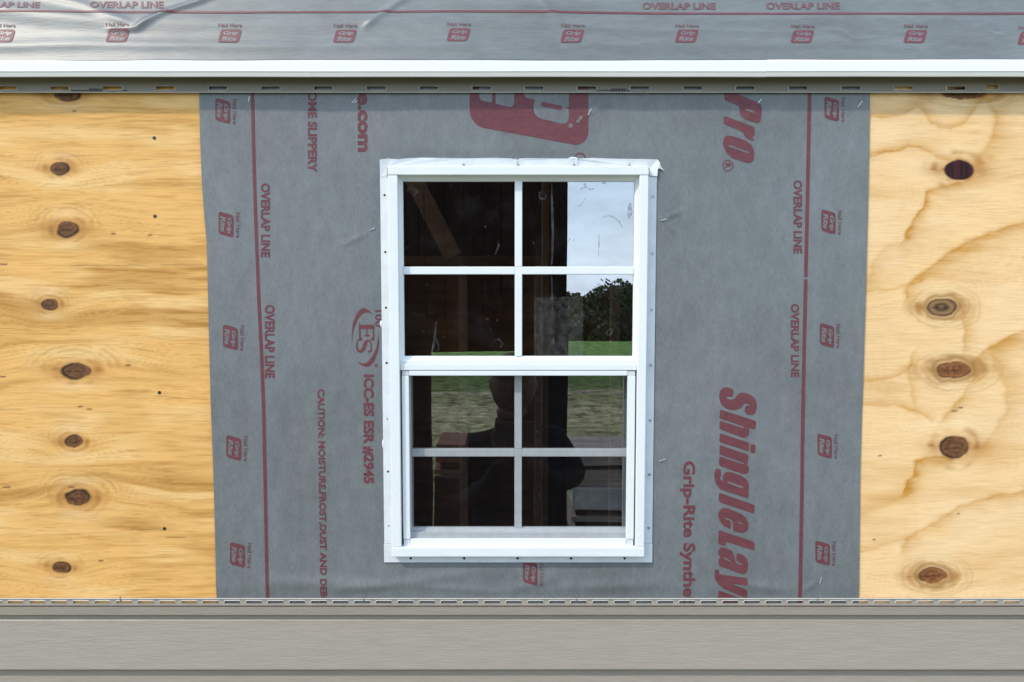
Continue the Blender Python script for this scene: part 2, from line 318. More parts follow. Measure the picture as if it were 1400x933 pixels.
        if not left and i in (1, 2, 4):
            gold = (np.exp(-((np.hypot(dx * .82, dy * .74) * wob - 1.0) / .16) ** 2) * .75)[..., None]; c = c * (1 - gold) + np.array([.33, .165, .04]) * gold
            if i != 1: inner = inner * np.array([1.5, 1.35, 1.15])
        if not left and i == 0: inner = np.array([.022, .004, .006]) * (1 + 1.6 * sm(.5, .75, vn(u / 3.1, v * 0 + 2)))[..., None]
        c = c * (1 - m) + inner * m
        if not (not left and i == 0):
            ang = np.arctan2(dy, dx); rim = np.exp(-((d - .95) / (.15 if left else .10)) ** 2) * sm(-.2, .7, np.cos(ang - (.3 + i * .9)) + .35)
            rk = .95 if left or i == 3 else .45; c = c * (1 - rk * rim[..., None]) + np.array([.018, .010, .008]) * rk * rim[..., None]
            cr = np.exp(-((v - kv - 1) / 1.3) ** 2) * sm(.75, .4, np.abs(dx + .15)); c = c * (1 - .55 * cr[..., None])
    # short splits in the face veneer
    rr = np.random.RandomState(5 if left else 9)
    spl = [(5, 361, 6), (175, 500, 5), (9, 666, 6), (3, 515, 6), (98, 666, 5), (102, 152, 3), (205, 322, 4), (155, 320, 4), (138, 767, 4), (200, 724, 26), (240, 735, 16), (150, 363, 60), (250, 362, 34), (110, 556, 4), (122, 560, 4)] if left else [(1305, 562, 5), (1313, 558, 4), (1203, 623, 3), (1195, 738, 2), (1310, 703, 2)]
    for (a, b, L) in spl:
        k = np.exp(-((v - b - .4 * np.sin(u / 5)) / 1.0) ** 2) * sm(L, L * .7, np.abs(u - a)) * (.9 if L < 8 else .4)
        c = c * (1 - k[..., None]) + np.array([.05, .025, .015]) * k[..., None]
    return np.clip(c, 0, 1)
def ply_sheet(u0, u1, left):
    xs = np.arange(P(u0, 466).x, P(u1, 466).x + .001, .00215); zs = np.arange(PZ(838), PZ(96), .00215)
    xs = np.append(xs, ox0 if left else P(u1, 466).x) if left else np.insert(xs, 0, ox1)
    o, co = grid_mesh('plywood_sheet', xs, zs, lambda X, Z: X * 0, [M['ply']], wall)
    U, V = proj(co[:, 0].astype(float), co[:, 1].astype(float), co[:, 2].astype(float))
    c = paint(U, V, left); col = np.concatenate([c, np.ones((len(c), 1))], 1).astype(np.float32)
    a = o.data.color_attributes.new('grain', 'FLOAT_COLOR', 'POINT'); a.data.foreach_set('color', col.ravel()); return o
ply_sheet(-230, 330, True)['label'] = 'golden plywood left of the underlayment'
ply_sheet(1120, 1640, False)['label'] = 'pale plywood with tan swirls right of the underlayment'
zt, zb = PZ(96), PZ(838)
M['plyplain'] = mat('plain_plywood', (.62, .42, .2), .65, .25, .2, (3, 3, 60))
bx('plywood_backing', -3.0, ox0, .003, .014, .3, 2.52, M['plyplain'], wall)
bx('plywood_backing', ox1, 3.0, .003, .014, .3, 2.52, M['plyplain'], wall)
bx('plywood_backing', ox0 + .0005, ox1 - .0005, .003, .014, .3, oz0, M['plyplain'], wall)
bx('plywood_backing', ox0 + .0005, ox1 - .0005, .003, .014, oz1, 2.52, M['plyplain'], wall)
for (u, v) in ((211, 189), (212, 296), (218, 537), (225, 723), (1160, 300)):
    if u > 1000: continue
    p = P(u, v); disc('nail', p.x, -.0002, p.z, .0032, .0004, M['nail'], wall, 10)
p = P(1311, 233)

# ------------------------------------------------------------------ underlayment on the wall
FY = -.0016
feltL = [(90, 272), (130, 273), (190, 274), (250, 276.5), (300, 280), (330, 283), (390, 284.5), (450, 286), (560, 289), (640, 292), (730, 294.5), (840, 297)]
feltR = [(90, 1190), (130, 1189), (300, 1186), (400, 1183), (480, 1181), (560, 1178.5), (640, 1176), (840, 1173.5)]
zl = np.array([PZ(v, FY) for v, u in feltL])[::-1]; xl = np.array([P(u, v, FY).x for v, u in feltL])[::-1]
zr = np.array([PZ(v, FY) for v, u in feltR])[::-1]; xr = np.array([P(u, v, FY).x for v, u in feltR])[::-1]
CRE = [((365, 795), (520, 800), 9, .0016), ((430, 812), (640, 784), 7, .0014), ((700, 806), (760, 788), 8, .0015), ((760, 806), (900, 797), 9, .0016), ((560, 800), (700, 812), 6, .0012), ((1075, 808), (1000, 796), 6, .0011), ((1115, 795), (1095, 812), 4, .001),
       ((806, 154), (770, 180), 5, .0012), ((808, 154), (835, 138), 4, .0009), ((1040, 140), (1015, 165), 4, .0009), ((905, 300), (935, 288), 4, .0009), ((905, 300), (925, 320), 3, .0007), ((905, 629), (890, 600), 3, .0008), ((500, 320), (470, 335), 4, .0007), ((985, 200), (1000, 700), 18, .0007), ((430, 250), (445, 700), 22, .0007), ((1125, 150), (1120, 780), 14, .0008), ((320, 160), (330, 700), 13, .0007)]
def felt_y(X, Z):
    U, V = proj(X, X * 0 + FY, Z)
    h = .0034 * (fbm(U / 150 + 2, V / 210 + 4, 3) - .45) + .0004 * (fbm(U / 34, V / 60, 2) - .5)
    for p, q, w, a in CRE:
        d, t = segd(U, V, p, q); h = h + 1.35 * a * np.exp(-(d / w) ** 2) * np.sqrt(np.clip(t * (1 - t) * 4, 0, 1) * .8 + .2)
    dw = np.hypot(np.maximum(np.maximum(526 - U, U - 890), 0), np.maximum(np.maximum(222 - V, V - 766), 0))
    k = sm(0, 20, dw) * sm(822, 800, V) * sm(118, 134, V) * .9 + .1
    return FY - .0004 - np.clip(h + .0012, 0, .01) * k
felt = tag(empty('wall_underlayment', (0, FY, .3)), 'grey synthetic underlayment stapled on the wall around the window, red print running sideways', 'underlayment')
def fmap(X, Z): a = np.interp(Z, zl, xl); b = np.interp(Z, zr, xr); return a + (b - a) * X
fxs = np.linspace(0, 1, 420); fzs = np.linspace(PZ(828.6, FY), PZ(92, FY), 340)
fo, _ = grid_mesh('felt_sheet', fxs, fzs, felt_y, [M['felt']], felt, fmap, lambda x, z: ~((x > fx0 + .01) & (x < fx1 - .01) & (z > fz0 + .008) & (z < fz1 - .012)))

# ------------------------------------------------------------------ lettering
def glyphs(txt, bold=0.0, shear=0.0, space=1.0):
    cu = bpy.data.curves.new('t', 'FONT'); cu.body = txt; cu.size = 1; cu.offset = bold; cu.shear = shear; cu.space_character = space; cu.resolution_u = 3; cu.fill_mode = 'FRONT'
    o = bpy.data.objects.new('t', cu); COL.objects.link(o); dg = bpy.context.evaluated_depsgraph_get(); dg.update()
    me = bpy.data.meshes.new_from_object(o.evaluated_get(dg)); bpy.data.objects.remove(o); bpy.data.curves.remove(cu)
    b = bmesh.new(); b.from_mesh(me); bpy.data.meshes.remove(me)
    bmesh.ops.remove_doubles(b, verts=b.verts, dist=1e-5); bmesh.ops.dissolve_limit(b, angle_limit=.03, verts=b.verts, edges=b.edges); bmesh.ops.triangulate(b, faces=b.faces)
    xs = [v.co.x for v in b.verts]; ys = [v.co.y for v in b.verts]
    vs = np.array([v.co[:2] for v in b.verts]); vs = (vs - [min(xs), min(ys)]) / [max(xs) - min(xs), max(ys) - min(ys)]
    fs = [tuple(v.index for v in f.verts) for f in b.faces]; b.free(); return vs, fs
def sub_long(vs3, fs, L):
    me = bpy.data.meshes.new('q'); me.from_pydata([tuple(v) for v in vs3], [], fs); b = bmesh.new(); b.from_mesh(me); bpy.data.meshes.remove(me)
    for _ in range(4):
        e = [k for k in b.edges if k.calc_length() > L]
        if not e: break
        bmesh.ops.subdivide_edges(b, edges=e, cuts=1); bmesh.ops.triangulate(b, faces=b.faces)
    return b
def put_wall(name, vs2, fs, m, lift=.0004, L=.012, parent=None, label=None):
    """vs2: photo columns/rows of print lying on the wall underlayment"""
    vs3 = [P(u, v, FY) for u, v in vs2]; b = sub_long(vs3, fs, L)
    X = np.array([v.co.x for v in b.verts]); Z = np.array([v.co.z for v in b.verts]); Y = felt_y(X, Z) - lift * 1.3
    for v, y in zip(b.verts, Y): v.co.y = y
    zc0, zc1 = PZ(828, FY), PZ(106, FY)
    bmesh.ops.bisect_plane(b, geom=b.verts[:] + b.edges[:] + b.faces[:], plane_co=(0, 0, zc0), plane_no=(0, 0, -1), clear_outer=True)
    bmesh.ops.bisect_plane(b, geom=b.verts[:] + b.edges[:] + b.faces[:], plane_co=(0, 0, zc1), plane_no=(0, 0, 1), clear_outer=True)
    for f in b.faces:
        f.normal_update()
        if f.normal.y > 0: f.normal_flip()
    me = bpy.data.meshes.new(name); b.to_mesh(me); b.free(); me.shade_smooth(); o = link(name, me, parent or felt, m if isinstance(m, list) else [m])
    if label: o['label'] = label
    return o
def wtext(txt, ul, ur, v0, v1, bold=.02, shear=0, m='ink', space=1.0, skew=0.0, lift=.0004, label=None):
    """reads downward: tops of letters to the right; ul..ur = left/right columns, v0..v1 = rows; skew = drift in columns from top to bottom"""
    g, f = glyphs(txt, bold, shear, space)
    return put_wall('lettering', [(ul + (ur - ul) * y + skew * x, v0 + (v1 - v0) * x) for x, y in g], f, M[m], lift, label=label)
# overlap lines
def stripe(us, w, name='overlap_line'):
    vs = []; fs = []
    for i, (u, v) in enumerate(us): vs += [(u - w / 2, v), (u + w / 2, v)]
    for i in range(len(us) - 1): fs.append((2 * i, 2 * i + 1, 2 * i + 3, 2 * i + 2))
    return put_wall(name, vs, fs, M['ink'], .0003)
stripe([(345.5, 112), (347, 200), (350, 300), (354, 400), (358, 480), (361, 560), (362.5, 640), (364.5, 740), (366.5, 826)], 4.6)
stripe([(1106.5, 112), (1104, 240), (1101, 379)], 5); stripe([(1101, 382), (1098, 520), (1096, 660), (1093, 826)], 5)
wtext('OVERLAP LINE', 357, 369.5, 251, 352, .032, skew=0)
wtext('OVERLAP LINE', 362.5, 376, 417, 517, .032, skew=0)
wtext('OVERLAP LINE', 1084, 1096, 247, 347, .032)
wtext('OVERLAP LINE', 1080.5, 1092, 415.5, 516, .032)
wtext('BECOME SLIPPERY', 421, 433.5, 95, 236, .034)
wtext('CAUTION: MOISTURE,FROST,DUST AND DEBRIS', 433, 444, 532, 834, .032, skew=4)
wtext('rite.com', 489, 507, 98, 208, .042)
wtext('ICC-ES ESR #2945', 496, 511.5, 512, 661, .042)
wtext('100', 513, 523, 424, 447, .02)
wtext('Grip-Rite Synthetic', 929, 950, 630, 843, .032)
# ES emblem: two crescents and letters
for pts in ([(335,170),(300,125),(240,93),(200,105),(150,165),(110,270),(95,400),(98,500),(105,400),(125,320),(165,230),(210,165),(250,148),(300,150)], [(405,390),(412,500),(395,600),(350,720),(300,770),(260,778),(200,755),(158,710),(215,740),(260,735),(300,700),(345,640),(378,560),(395,470)]):
    put_wall('emblem_crescent', [(470 + x / 8.48, 410 + y / 8.48) for x, y in pts], [tuple(range(len(pts)))], M['ink'], .0003)
def stroke_px(pts, ws, o, k, name='lettering'):
    vs = []; fs = []; n = len(pts)
    for i in range(n):
        a = pts[max(0, i - 1)]; c = pts[min(n - 1, i + 1)]; dx, dy = c[0] - a[0], c[1] - a[1]; L = math.hypot(dx, dy); w = ws[i] / 2
        vs += [(o[0] + (pts[i][0] - dy / L * w) / k, o[1] + (pts[i][1] + dx / L * w) / k), (o[0] + (pts[i][0] + dy / L * w) / k, o[1] + (pts[i][1] - dx / L * w) / k)]
    for i in range(n - 1): fs.append((2 * i, 2 * i + 1, 2 * i + 3, 2 * i + 2))
    return put_wall(name, vs, fs, M['ink'], .0004)
stroke_px([(212, 458), (175, 462), (156, 490), (153, 545), (168, 590), (198, 602), (228, 575), (248, 520), (262, 480), (290, 468), (314, 490), (322, 540), (318, 590), (285, 603)], [26, 14, 14, 18, 28, 34, 40, 42, 34, 20, 16, 14, 14, 26], (470, 410), 8.48)
EE = [(180, 262), (198, 290), (338, 290), (355, 290), (355, 470), (318, 470), (318, 448), (338, 436), (338, 336), (276, 336), (276, 400), (300, 408), (300, 425), (245, 425), (245, 408), (262, 400), (262, 336), (198, 336), (198, 436), (216, 446), (216, 468), (180, 468)]
put_wall('lettering', [(470 + x / 8.48, 410 + y / 8.48) for x, y in EE], [tuple(range(len(EE)))], M['ink'], .0004)
def ring_px(cx, cy, ru, rv, w, name, n=24):
    vs = []; fs = []
    for i in range(n):
        a = 2 * math.pi * i / n; vs += [(cx + ru * math.cos(a), cy + rv * math.sin(a)), (cx + (ru - w) * math.cos(a), cy + (rv - w) * math.sin(a))]
    for i in range(n): j = (i + 1) % n; fs.append((2 * i, 2 * i + 1, 2 * j + 1, 2 * j))
    return put_wall(name, vs, fs, M['ink'], .0003)
ring_px(514.6, 500, 2.3, 2.3, 1.1, 'registered_ring'); ring_px(994.5, 227, 7.5, 8, 1.4, 'registered_ring'); wtext('R', 990.5, 998.5, 223.5, 230.5, .03)
ring_px(793, 217, 8, 8, 2, 'registered_ring')
# heavy slanted product name: outlines of its letters
def zp(pts, o, k): return [(o[0] + x / k, o[1] + y / k) for x, y in pts]
def poly(name, pts, m='ink', lift=.0004): return put_wall(name, pts, [tuple(range(len(pts)))], M[m], lift)
ZA, ZB, ZC, ZD = ((960, 520), 6.22), ((960, 670), 6.22), ((970, 120), 7.18), ((470, 410), 8.48)
def smoothp(pts, n=1):
    """round the corners of an outline a little"""
    for _ in range(n):
        o = []
        for k in range(len(pts)):
            a, b = pts[k], pts[(k + 1) % len(pts)]; d = math.hypot(b[0] - a[0], b[1] - a[1]); t = min(.25, 9 / max(d, 1e-3)); o += [(a[0] + (b[0] - a[0]) * t, a[1] + (b[1] - a[1]) * t), (b[0] + (a[0] - b[0]) * t, b[1] + (a[1] - b[1]) * t)]
        pts = o
    return pts
for Zk, pts in (
 (ZA, [(195,55),(250,72),(262,85),(258,140),(200,138),(205,155),(240,165),(265,160),(310,110),(340,103),(390,115),(440,145),(460,190),(460,240),(445,285),(415,298),(372,288),(358,265),(362,225),(372,215),(400,215),(400,207),(370,195),(350,200),(325,235),(290,250),(250,252),(200,240),(160,205),(142,160),(143,110),(155,75)]),
 (ZA, [(148,247),(455,345),(450,418),(388,405),(398,430),(392,468),(365,487),(345,487),(142,412),(145,342),(330,400),(348,402),(350,392),(145,322)]),
 (ZA, [(148,448),(395,530),(392,603),(142,522)]), (ZA, [(408,540),(450,548),(445,622),(404,612)]),
 (ZA, [(145,548),(390,632),(385,700),(372,715),(392,735),(390,780),(362,797),(340,795),(140,722),(143,645),(330,705),(348,712),(350,700),(143,628)]),
 (ZA, [(115,750),(155,757),(158,805),(145,835),(155,850),(178,852),(170,815),(190,782),(235,775),(330,808),(380,845),(392,885),(388,1003),(150,925),(112,870),(98,800)]),
 (ZB, [(140,20),(442,125),(440,200),(138,98)]),
 (ZB, [(165,152),(200,150),(320,195),(372,235),(390,290),(382,340),(352,363),(315,360),(262,348),(255,258),(240,245),(185,228),(182,238),(240,262),(238,332),(170,295),(138,240),(132,190)]),
 (ZB, [(138,338),(442,440),(440,512),(200,435),(195,475),(132,455)]),
 (ZB, [(150,488),(190,485),(245,510),(265,540),(275,600),(290,625),(335,635),(338,625),(300,610),(285,580),(290,535),(340,545),(375,580),(388,620),(382,680),(365,708),(330,710),(140,640),(135,585),(155,572),(135,545),(135,510)]),
 (ZB, [(105,668),(142,678),(140,712),(380,745),(382,808),(240,790),(380,848),(380,925),(180,835),(125,790),(103,740)]),
 (ZB, [(135,850),(380,935),(380,990),(135,990)]),
 (ZC, [(140,30),(190,30),(260,60),(490,160),(508,190),(505,290),(490,345),(460,352),(330,305),(295,260),(290,185),(145,125)]),
 (ZC, [(140,280),(438,390),(438,470),(420,480),(438,525),(395,515),(345,490),(330,440),(300,425),(135,360)]),
 (ZC, [(165,472),(230,480),(350,520),(410,565),(438,630),(432,710),(400,742),(350,738),(210,690),(155,630),(128,560),(135,500)])):
    poly('lettering', zp(smoothp(pts), *Zk))
for Zk, pts in ((ZA, [(215,857),(345,904),(342,917),(215,871)]), (ZB, [(300,264),(340,280),(338,291),(300,277)]), (ZB, [(180,567),(238,598),(238,609),(180,581)]), (ZC, [(350,210),(440,243),(440,256),(350,226)]), (ZC, [(185,567),(380,635),(380,649),(185,583)])):
    poly('letter_slot', zp(pts, *Zk), 'felt', .0007)
# small logos
def rr_poly(w, h, r, sh, n=4):
    pts = []
    for cx, cy, a0 in ((w - r, h - r, 0), (r, h - r, 90), (r, r, 180), (w - r, r, 270)):
        for k in range(n + 1): a = R(a0 + 90 * k / n); x = cx + r * math.cos(a); y = cy + r * math.sin(a); pts.append((x + sh * (y / h - .5), y))
    return pts
def logo_parts():
    """unit logo 33 x 22 px, x along the words, y up"""
    out = []
    pts = rr_poly(33, 22, 4, 6); out.append((pts, [tuple(range(len(pts)))], 0, .0003))
    for t, y0, sx in (('Grip', 11.6, 2.2), ('Rite', 2.6, -.6)):
        g, f = glyphs(t, .03, .25, .95); out.append(([(4.5 + sx + x * 23, y0 + y * 7.8) for x, y in g], f, 1, .0005))
    g, f = glyphs('Nail Here', .012); out.append(([(-1 + x * 37, 25.5 + y * 6.2) for x, y in g], f, 2, .0003))
    return out
LP = logo_parts()
def wlogo(u, v, k=1.0, name='nail_logo'):
    b = bmesh.new(); me = bpy.data.meshes.new(name)
    for pts, fs, mi, lift in LP:
        vs3 = [P(u + y * k, v + x * k, FY) for x, y in pts]; q = sub_long(vs3, fs, .008)
        X = np.array([w.co.x for w in q.verts]); Z = np.array([w.co.z for w in q.verts]); Y = felt_y(X, Z) - lift * 1.5
        nv = [b.verts.new((w.co.x, y, w.co.z)) for w, y in zip(q.verts, Y)]; q.verts.index_update()
        for f in q.faces:
            try: nf = b.faces.new([nv[w.index] for w in f.verts]); nf.material_index = mi
            except ValueError: continue
            nf.normal_update()
            if nf.normal.y > 0: nf.normal_flip()
        q.free()
    b.to_mesh(me); b.free(); o = link(name, me, felt, [M['ink'], M['felt'], M['inkthin']]); return o
for u, v in ((295, 137), (299.5, 292), (305.5, 446), (310, 597), (315, 743)): wlogo(u, v, .93)
for u, v in ((1126.5, 135), (1122, 289), (1120, 444), (1117, 595), (1114, 741)): wlogo(u, v, .9)
wlogo(715, 768, .9)
# large cropped logo at the top
def z7(pts): return [(620 + x / 6.667, 120 + y / 6.667) for x, y in pts]
def arcpts(cx, cy, r, a0, a1, n=5, ry=None): return [(cx + r * math.cos(R(a0 + (a1 - a0) * k / n)), cy + (ry or r) * math.sin(R(a0 + (a1 - a0) * k / n))) for k in range(n + 1)]
outer = [(148, -80), (148, 180)] + arcpts(330, 215, 180, 175, 112, 6, 165) + [(1080, 518)] + arcpts(1110, 405, 118, 95, 5, 6, 120) + [(1228, -80)]
put_wall('large_logo', z7(outer), [tuple(range(len(outer)))], M['ink'], .0003)
for pts in ([(235, -80), (235, 85), (248, 112), (275, 128), (353, 142), (353, -80)], [(385, -80), (385, 152), (510, 181), (540, 174), (553, 148), (553, -80)],
            [(645, -80), (645, 78), (665, 96), (722, 108), (745, 118), (730, 160), (730, 205), (742, 245), (770, 275), (810, 291), (985, 332), (1022, 328), (1045, 305), (1050, 270), (1050, 200), (1035, 195), (1022, 185), (1050, 178), (1050, -80)]):
    put_wall('logo_letter', z7(pts), [tuple(range(len(pts)))], M['felt'], .0006)
sl = arcpts(815, 155, 20, 90, 270, 5) + arcpts(970, 188, 20, -90, 90, 5)
put_wall('logo_letter_slot', z7(sl), [tuple(range(len(sl)))], M['ink'], .0009)
# staples
for i, (u, v, a, L) in enumerate([(806, 154, 60, 9), (1038, 139, 50, 7), (1175, 143, 55, 9), (907, 301, 15, 8), (905, 629, 20, 9), (1121, 793, 78, 9), (341, 136, 75, 7), (484, 139, 45, 7), (509, 314, 25, 8), (487, 140, 40, 5)]):
    p = P(u, v, FY); y = float(felt_y(np.array([p.x]), np.array([p.z]))[0])
    mt = Matrix.Translation((p.x, y, p.z)) @ Matrix.Rotation(-R(a), 4, 'Y'); h = L * PXM / 2
    MB().box(-h, h, -.0014, .0, -.00055, .00055, mt).box(-h, -h + .0014, -.0012, .002, -.0007, .0007, mt).box(h - .0014, h, -.0012, .002, -.0007, .0007, mt).build('staple', M['staple'], felt)

# ------------------------------------------------------------------ window
win = tag(empty('shed_window', ((fx0 + fx1) / 2, YF, fz0)), 'white vinyl single hung window with grilles, nailed through its fin over the grey underlayment', 'window')
# nailing fin: left, right and bottom flat strips, ragged folded top strip
YB = -.0022
fin_l = bx('nailing_fin', fx0, fx0 + .018, -.0044, YB, fz0 + .036, fz1 - .03, M['white_old'], win, .0004)
fin_r = bx('nailing_fin', fx1 - .022, fx1, -.0044, YB, fz0 + .036, fz1 - .03, M['white_old'], win, .0004)
fin_b = bx('nailing_fin', fx0 - .0006, fx1 + .0004, -.0050, YB, fz0, fz0 + .0355, M['white_old'], win, .0004)
top_edge = [(519, 218.5), (526, 217.5), (531, 216), (534, 217.5), (545, 218), (556, 216.6), (575, 215.8), (600, 216.2), (640, 216.8), (676, 216), (699, 217), (706, 219), (711, 216.8), (740, 216.4), (776, 217), (781, 214.6), (787, 215), (790, 217), (812, 216.2), (845, 217.4), (880, 217.6), (899, 218.4), (902, 222), (904, 228), (908, 234), (903, 230.5), (899.5, 231), (898.5, 241)]
vs = []; fs = []
n = len(top_edge)
for k, (u, v) in enumerate(top_edge):
    q = P(u, v, -.0072 - .002 * random.random()); vs.append(q)
b0 = [(519.5, 242), (529, 242), (529, 229), (888, 230), (888, 241)]
vs += [P(u, v, -.005) for u, v in b0[::-1]]
me = bpy.data.meshes.new('nailing_fin'); me.from_pydata([tuple(v) for v in vs], [], [tuple(range(len(vs)))])
b = bmesh.new(); b.from_mesh(me); bmesh.ops.triangulate(b, faces=b.faces)
r = bmesh.ops.extrude_face_region(b, geom=list(b.faces)); bmesh.ops.translate(b, verts=[e for e in r['geom'] if isinstance(e, bmesh.types.BMVert)], vec=(0, .003, 0))
bmesh.ops.recalc_face_normals(b, faces=b.faces); b.to_mesh(me); b.free()
link('nailing_fin', me, win, [M['white_old']])['label'] = 'ragged top fin with a torn right corner'
for pts in ([(705, 217), (704, 229)], [(788, 216), (786, 229)]):
    (u, v), (u2, v2) = pts; a = P(u, v, -.010); c = P(u2, v2, -.0085)
    pyd('fin_crease', [(a.x - .001, a.y, a.z), (a.x + .0012, a.y - .001, a.z), (c.x + .0008, c.y - .001, c.z), (c.x - .0006, c.y, c.z)], [(0, 1, 2, 3)], M['corner'], win)
for v in (267, 345, 421, 496.5, 573, 645, 719): p = P(525.8 + (v - 267) * .0125, v, -.0044); disc('nail_hole', p.x, -.0044, p.z, .0021 if v < 500 or v == 645 else .0013, .0003, M['black'], win, 12)  # black discs stand in for the shade inside the side fin holes
for v in (269, 347, 424, 499.5, 575, 649, 722): p = P(893 - (v - 269) * .0135, v, -.0044); disc('nail', p.x, -.0044, p.z, .0026, .0012, M['galv'], win, 12)
for u in (561.5, 634.6, 707.7, 780.8, 854): p = P(u, 763.6, -.005); disc('nail_hole', p.x, -.0050, p.z, .0024, .0003, M['black'], win, 12)  # bottom fin holes: their inner shade drawn as black discs
for u in (634, 708.5, 785, 860.5): p = P(u, 225.5, -.0098); disc('nail', p.x, -.0094, p.z, .0024, .0012, M['galv'], win, 12)
p = P(558, 223, -.0098); disc('nail', p.x, -.0094, p.z, .0018, .001, M['white'], win)
for (u, v, hh) in ((521.3, 443, 9), (524.3, 607, 14)):
    c = P(u, v, -.004); n_ = 10; ring_ = [(c.x + .0022 * math.cos(2 * math.pi * k / n_) * (1.3 if math.cos(2 * math.pi * k / n_) < 0 else 1), -.003, c.z + hh * PXM * .5 * math.sin(2 * math.pi * k / n_)) for k in range(n_)]
    pyd('sealant_blob', ring_ + [(c.x, -.0058, c.z)], [(k, (k + 1) % n_, n_) for k in range(n_)], M['white'], win, True)
# main frame
XL0 = MX([(529.5, 240), (536, 755)], YFR); XL1 = MX([(543, 245), (549, 740)], YFR); XR1 = MX([(887.5, 240), (880.5, 755)], YFR); XR0 = MX([(875.5, 245), (868, 740)], YFR)
ZT1 = PZ(227.5, YFR); ZT0 = PZ(239.5, YFR); ZB0 = PZ(761.5, YFR); ZB1 = PZ(748.7, YFR)
bx('frame_head', XL0, XR1, YFR - .0006, .03, ZT0, ZT1, M['white'], win, .0012)
bx('frame_jamb', XL0 + .0004, XL1, YFR, .03, ZB1 + .0004, ZT0 - .0004, M['white'], win, .0012)
bx('frame_jamb', XR0, XR1 - .0004, YFR, .03, ZB1 + .0004, ZT0 - .0004, M['white'], win, .0012)
bx('frame_sill', XL0, XR1, YFR - .0008, .03, ZB0, ZB1, M['white'], win, .0012)
def ringmesh(name, o4, i4, yo, yi, m, parent, yb=None):
    """mitred sloping ring: outer rect at depth yo, inner rect at depth yi, plus inner return to yb"""
    def c(r4, y): x0, x1, z0, z1 = r4; return [(x0, y, z0), (x1, y, z0), (x1, y, z1), (x0, y, z1)]
    vs = c(o4, yo) + c(i4, yi) + c(i4, yb if yb else yi + .006); fs = []
    for k in range(4): j = (k + 1) % 4; fs += [(k, j, 4 + j, 4 + k), (4 + k, 4 + j, 8 + j, 8 + k)]
    return pyd(name, vs, fs, m, parent)
# upper sash
ug = (MX([(549.8, 248), (554, 487)], .002), MX([(868, 248), (864, 487)], .002), PZ(487, .002), PZ(248.5, .002))
us_o = (XL1 - .0005, XR0 + .0005, PZ(498, -.009), ZT0 + .0005)
sash = ringmesh('upper_sash', us_o, ug, -.0085, -.0010, M['white'], win, .006)
g = pyd('glass_pane', [(ug[0] - .002, .003, ug[2] - .002), (ug[1] + .002, .003, ug[2] - .002), (ug[1] + .002, .003, ug[3] + .002), (ug[0] - .002, .003, ug[3] + .002)], [(0, 1, 2, 3)], M['glass'], sash)
mvx0, mvx1 = MX([(703.8, 250), (703.8, 480)], -.003), MX([(714, 250), (713.8, 480)], -.003)
mhz0, mhz1 = PZ(375.4, -.003), PZ(364.8, -.003)
bx('muntin', mvx0, mvx1, -.0035, .0025, ug[2], mhz0, M['white'], sash, .0011)
bx('muntin', mvx0, mvx1, -.0035, .0025, mhz1, ug[3], M['white'], sash, .0011)
bx('muntin', ug[0], mvx0 - .0002, -.0035, .0025, mhz0, mhz1, M['white'], sash, .0011)
bx('muntin', mvx1 + .0002, ug[1], -.0035, .0025, mhz0, mhz1, M['white'], sash, .0011)
bx('muntin_joint', mvx0 - .0002, mvx1 + .0002, -.0032, .0025, mhz0, mhz1, M['white'], sash, .0004)
# meeting rail
bx('meeting_rail', XL1 + .0003, XR0 - .0003, -.0125, .02, PZ(506.6, -.0125), PZ(498, -.0125), M['white'], win, .001)
bx('meeting_rail', XL1 + .003, XR0 - .003, -.0098, .0, PZ(498, -.0105) + .0003, PZ(493.2, -.0105), M['white'], win, .001)
# insect screen over lower opening
SY = -.0118
sx0 = MX([(549.8, 510), (551, 745)], SY); sx1 = MX([(868.5, 510), (866.8, 745)], SY); sz1 = PZ(507.2, SY); sz0 = PZ(748, SY)
ix0 = MX([(559, 514), (560.8, 736)], SY); ix1 = MX([(858, 514), (856.2, 736)], SY); iz1 = PZ(514, SY); iz0 = PZ(737.5, SY)
scr = empty('insect_screen', (sx0, SY, sz0)); scr.parent = win; scr.matrix_parent_inverse = Matrix.Translation(-Vector(win.location))
def pw2(p):  # parts of the screen: two levels of parents
    p.matrix_parent_inverse = Matrix.Translation(-Vector((sx0, SY, sz0))); return p
pw2(bx('screen_bar', sx0, ix0, SY, -.002, iz0, iz1, M['white'], scr, .0012)); pw2(bx('screen_bar', ix1, sx1, SY, -.002, iz0, iz1, M['white'], scr, .0012))
pw2(bx('screen_bar', ix0, ix1, SY, -.002, iz1, sz1, M['white'], scr, .0012)); pw2(bx('screen_bar', ix0, ix1, SY, -.002, sz0, iz0, M['white'], scr, .0012))
for a, b_, c, d in ((sx0, ix0, sz0, iz0), (ix1, sx1, sz0, iz0), (sx0, ix0, iz1, sz1), (ix1, sx1, iz1, sz1)): pw2(bx('screen_corner', a + .0004, b_ - .0004, SY + .0012, -.002, c + .0004, d - .0004, M['corner'], scr, .0008))
pw2(pyd('screen_mesh', [(ix0, -.006, iz0), (ix1, -.006, iz0), (ix1, -.006, iz1), (ix0, -.006, iz1)], [(0, 1, 2, 3)], M['mesh'], scr))
pw2(bx('pull_tab', ix0 - .001, ix0 + .014, SY - .0024, -.009, sz0 + .0002, sz0 + .0017, M['black'], scr, 0)); pw2(bx('pull_tab', ix1 - .014, ix1 + .010, SY - .0024, -.009, sz0 + .0002, sz0 + .0017, M['black'], scr, 0))
bx('jamb_gap', XR0 + .0001 - .0016, XR0 - .0001, -.0105, -.004, sz0, sz1, M['black'], win, 0)  # solid black strips stand in for the shade in the jamb gaps
bx('jamb_gap', XL1 + .0001, XL1 + .0010, -.0105, -.004, sz0, sz1, M['black'], win, 0)
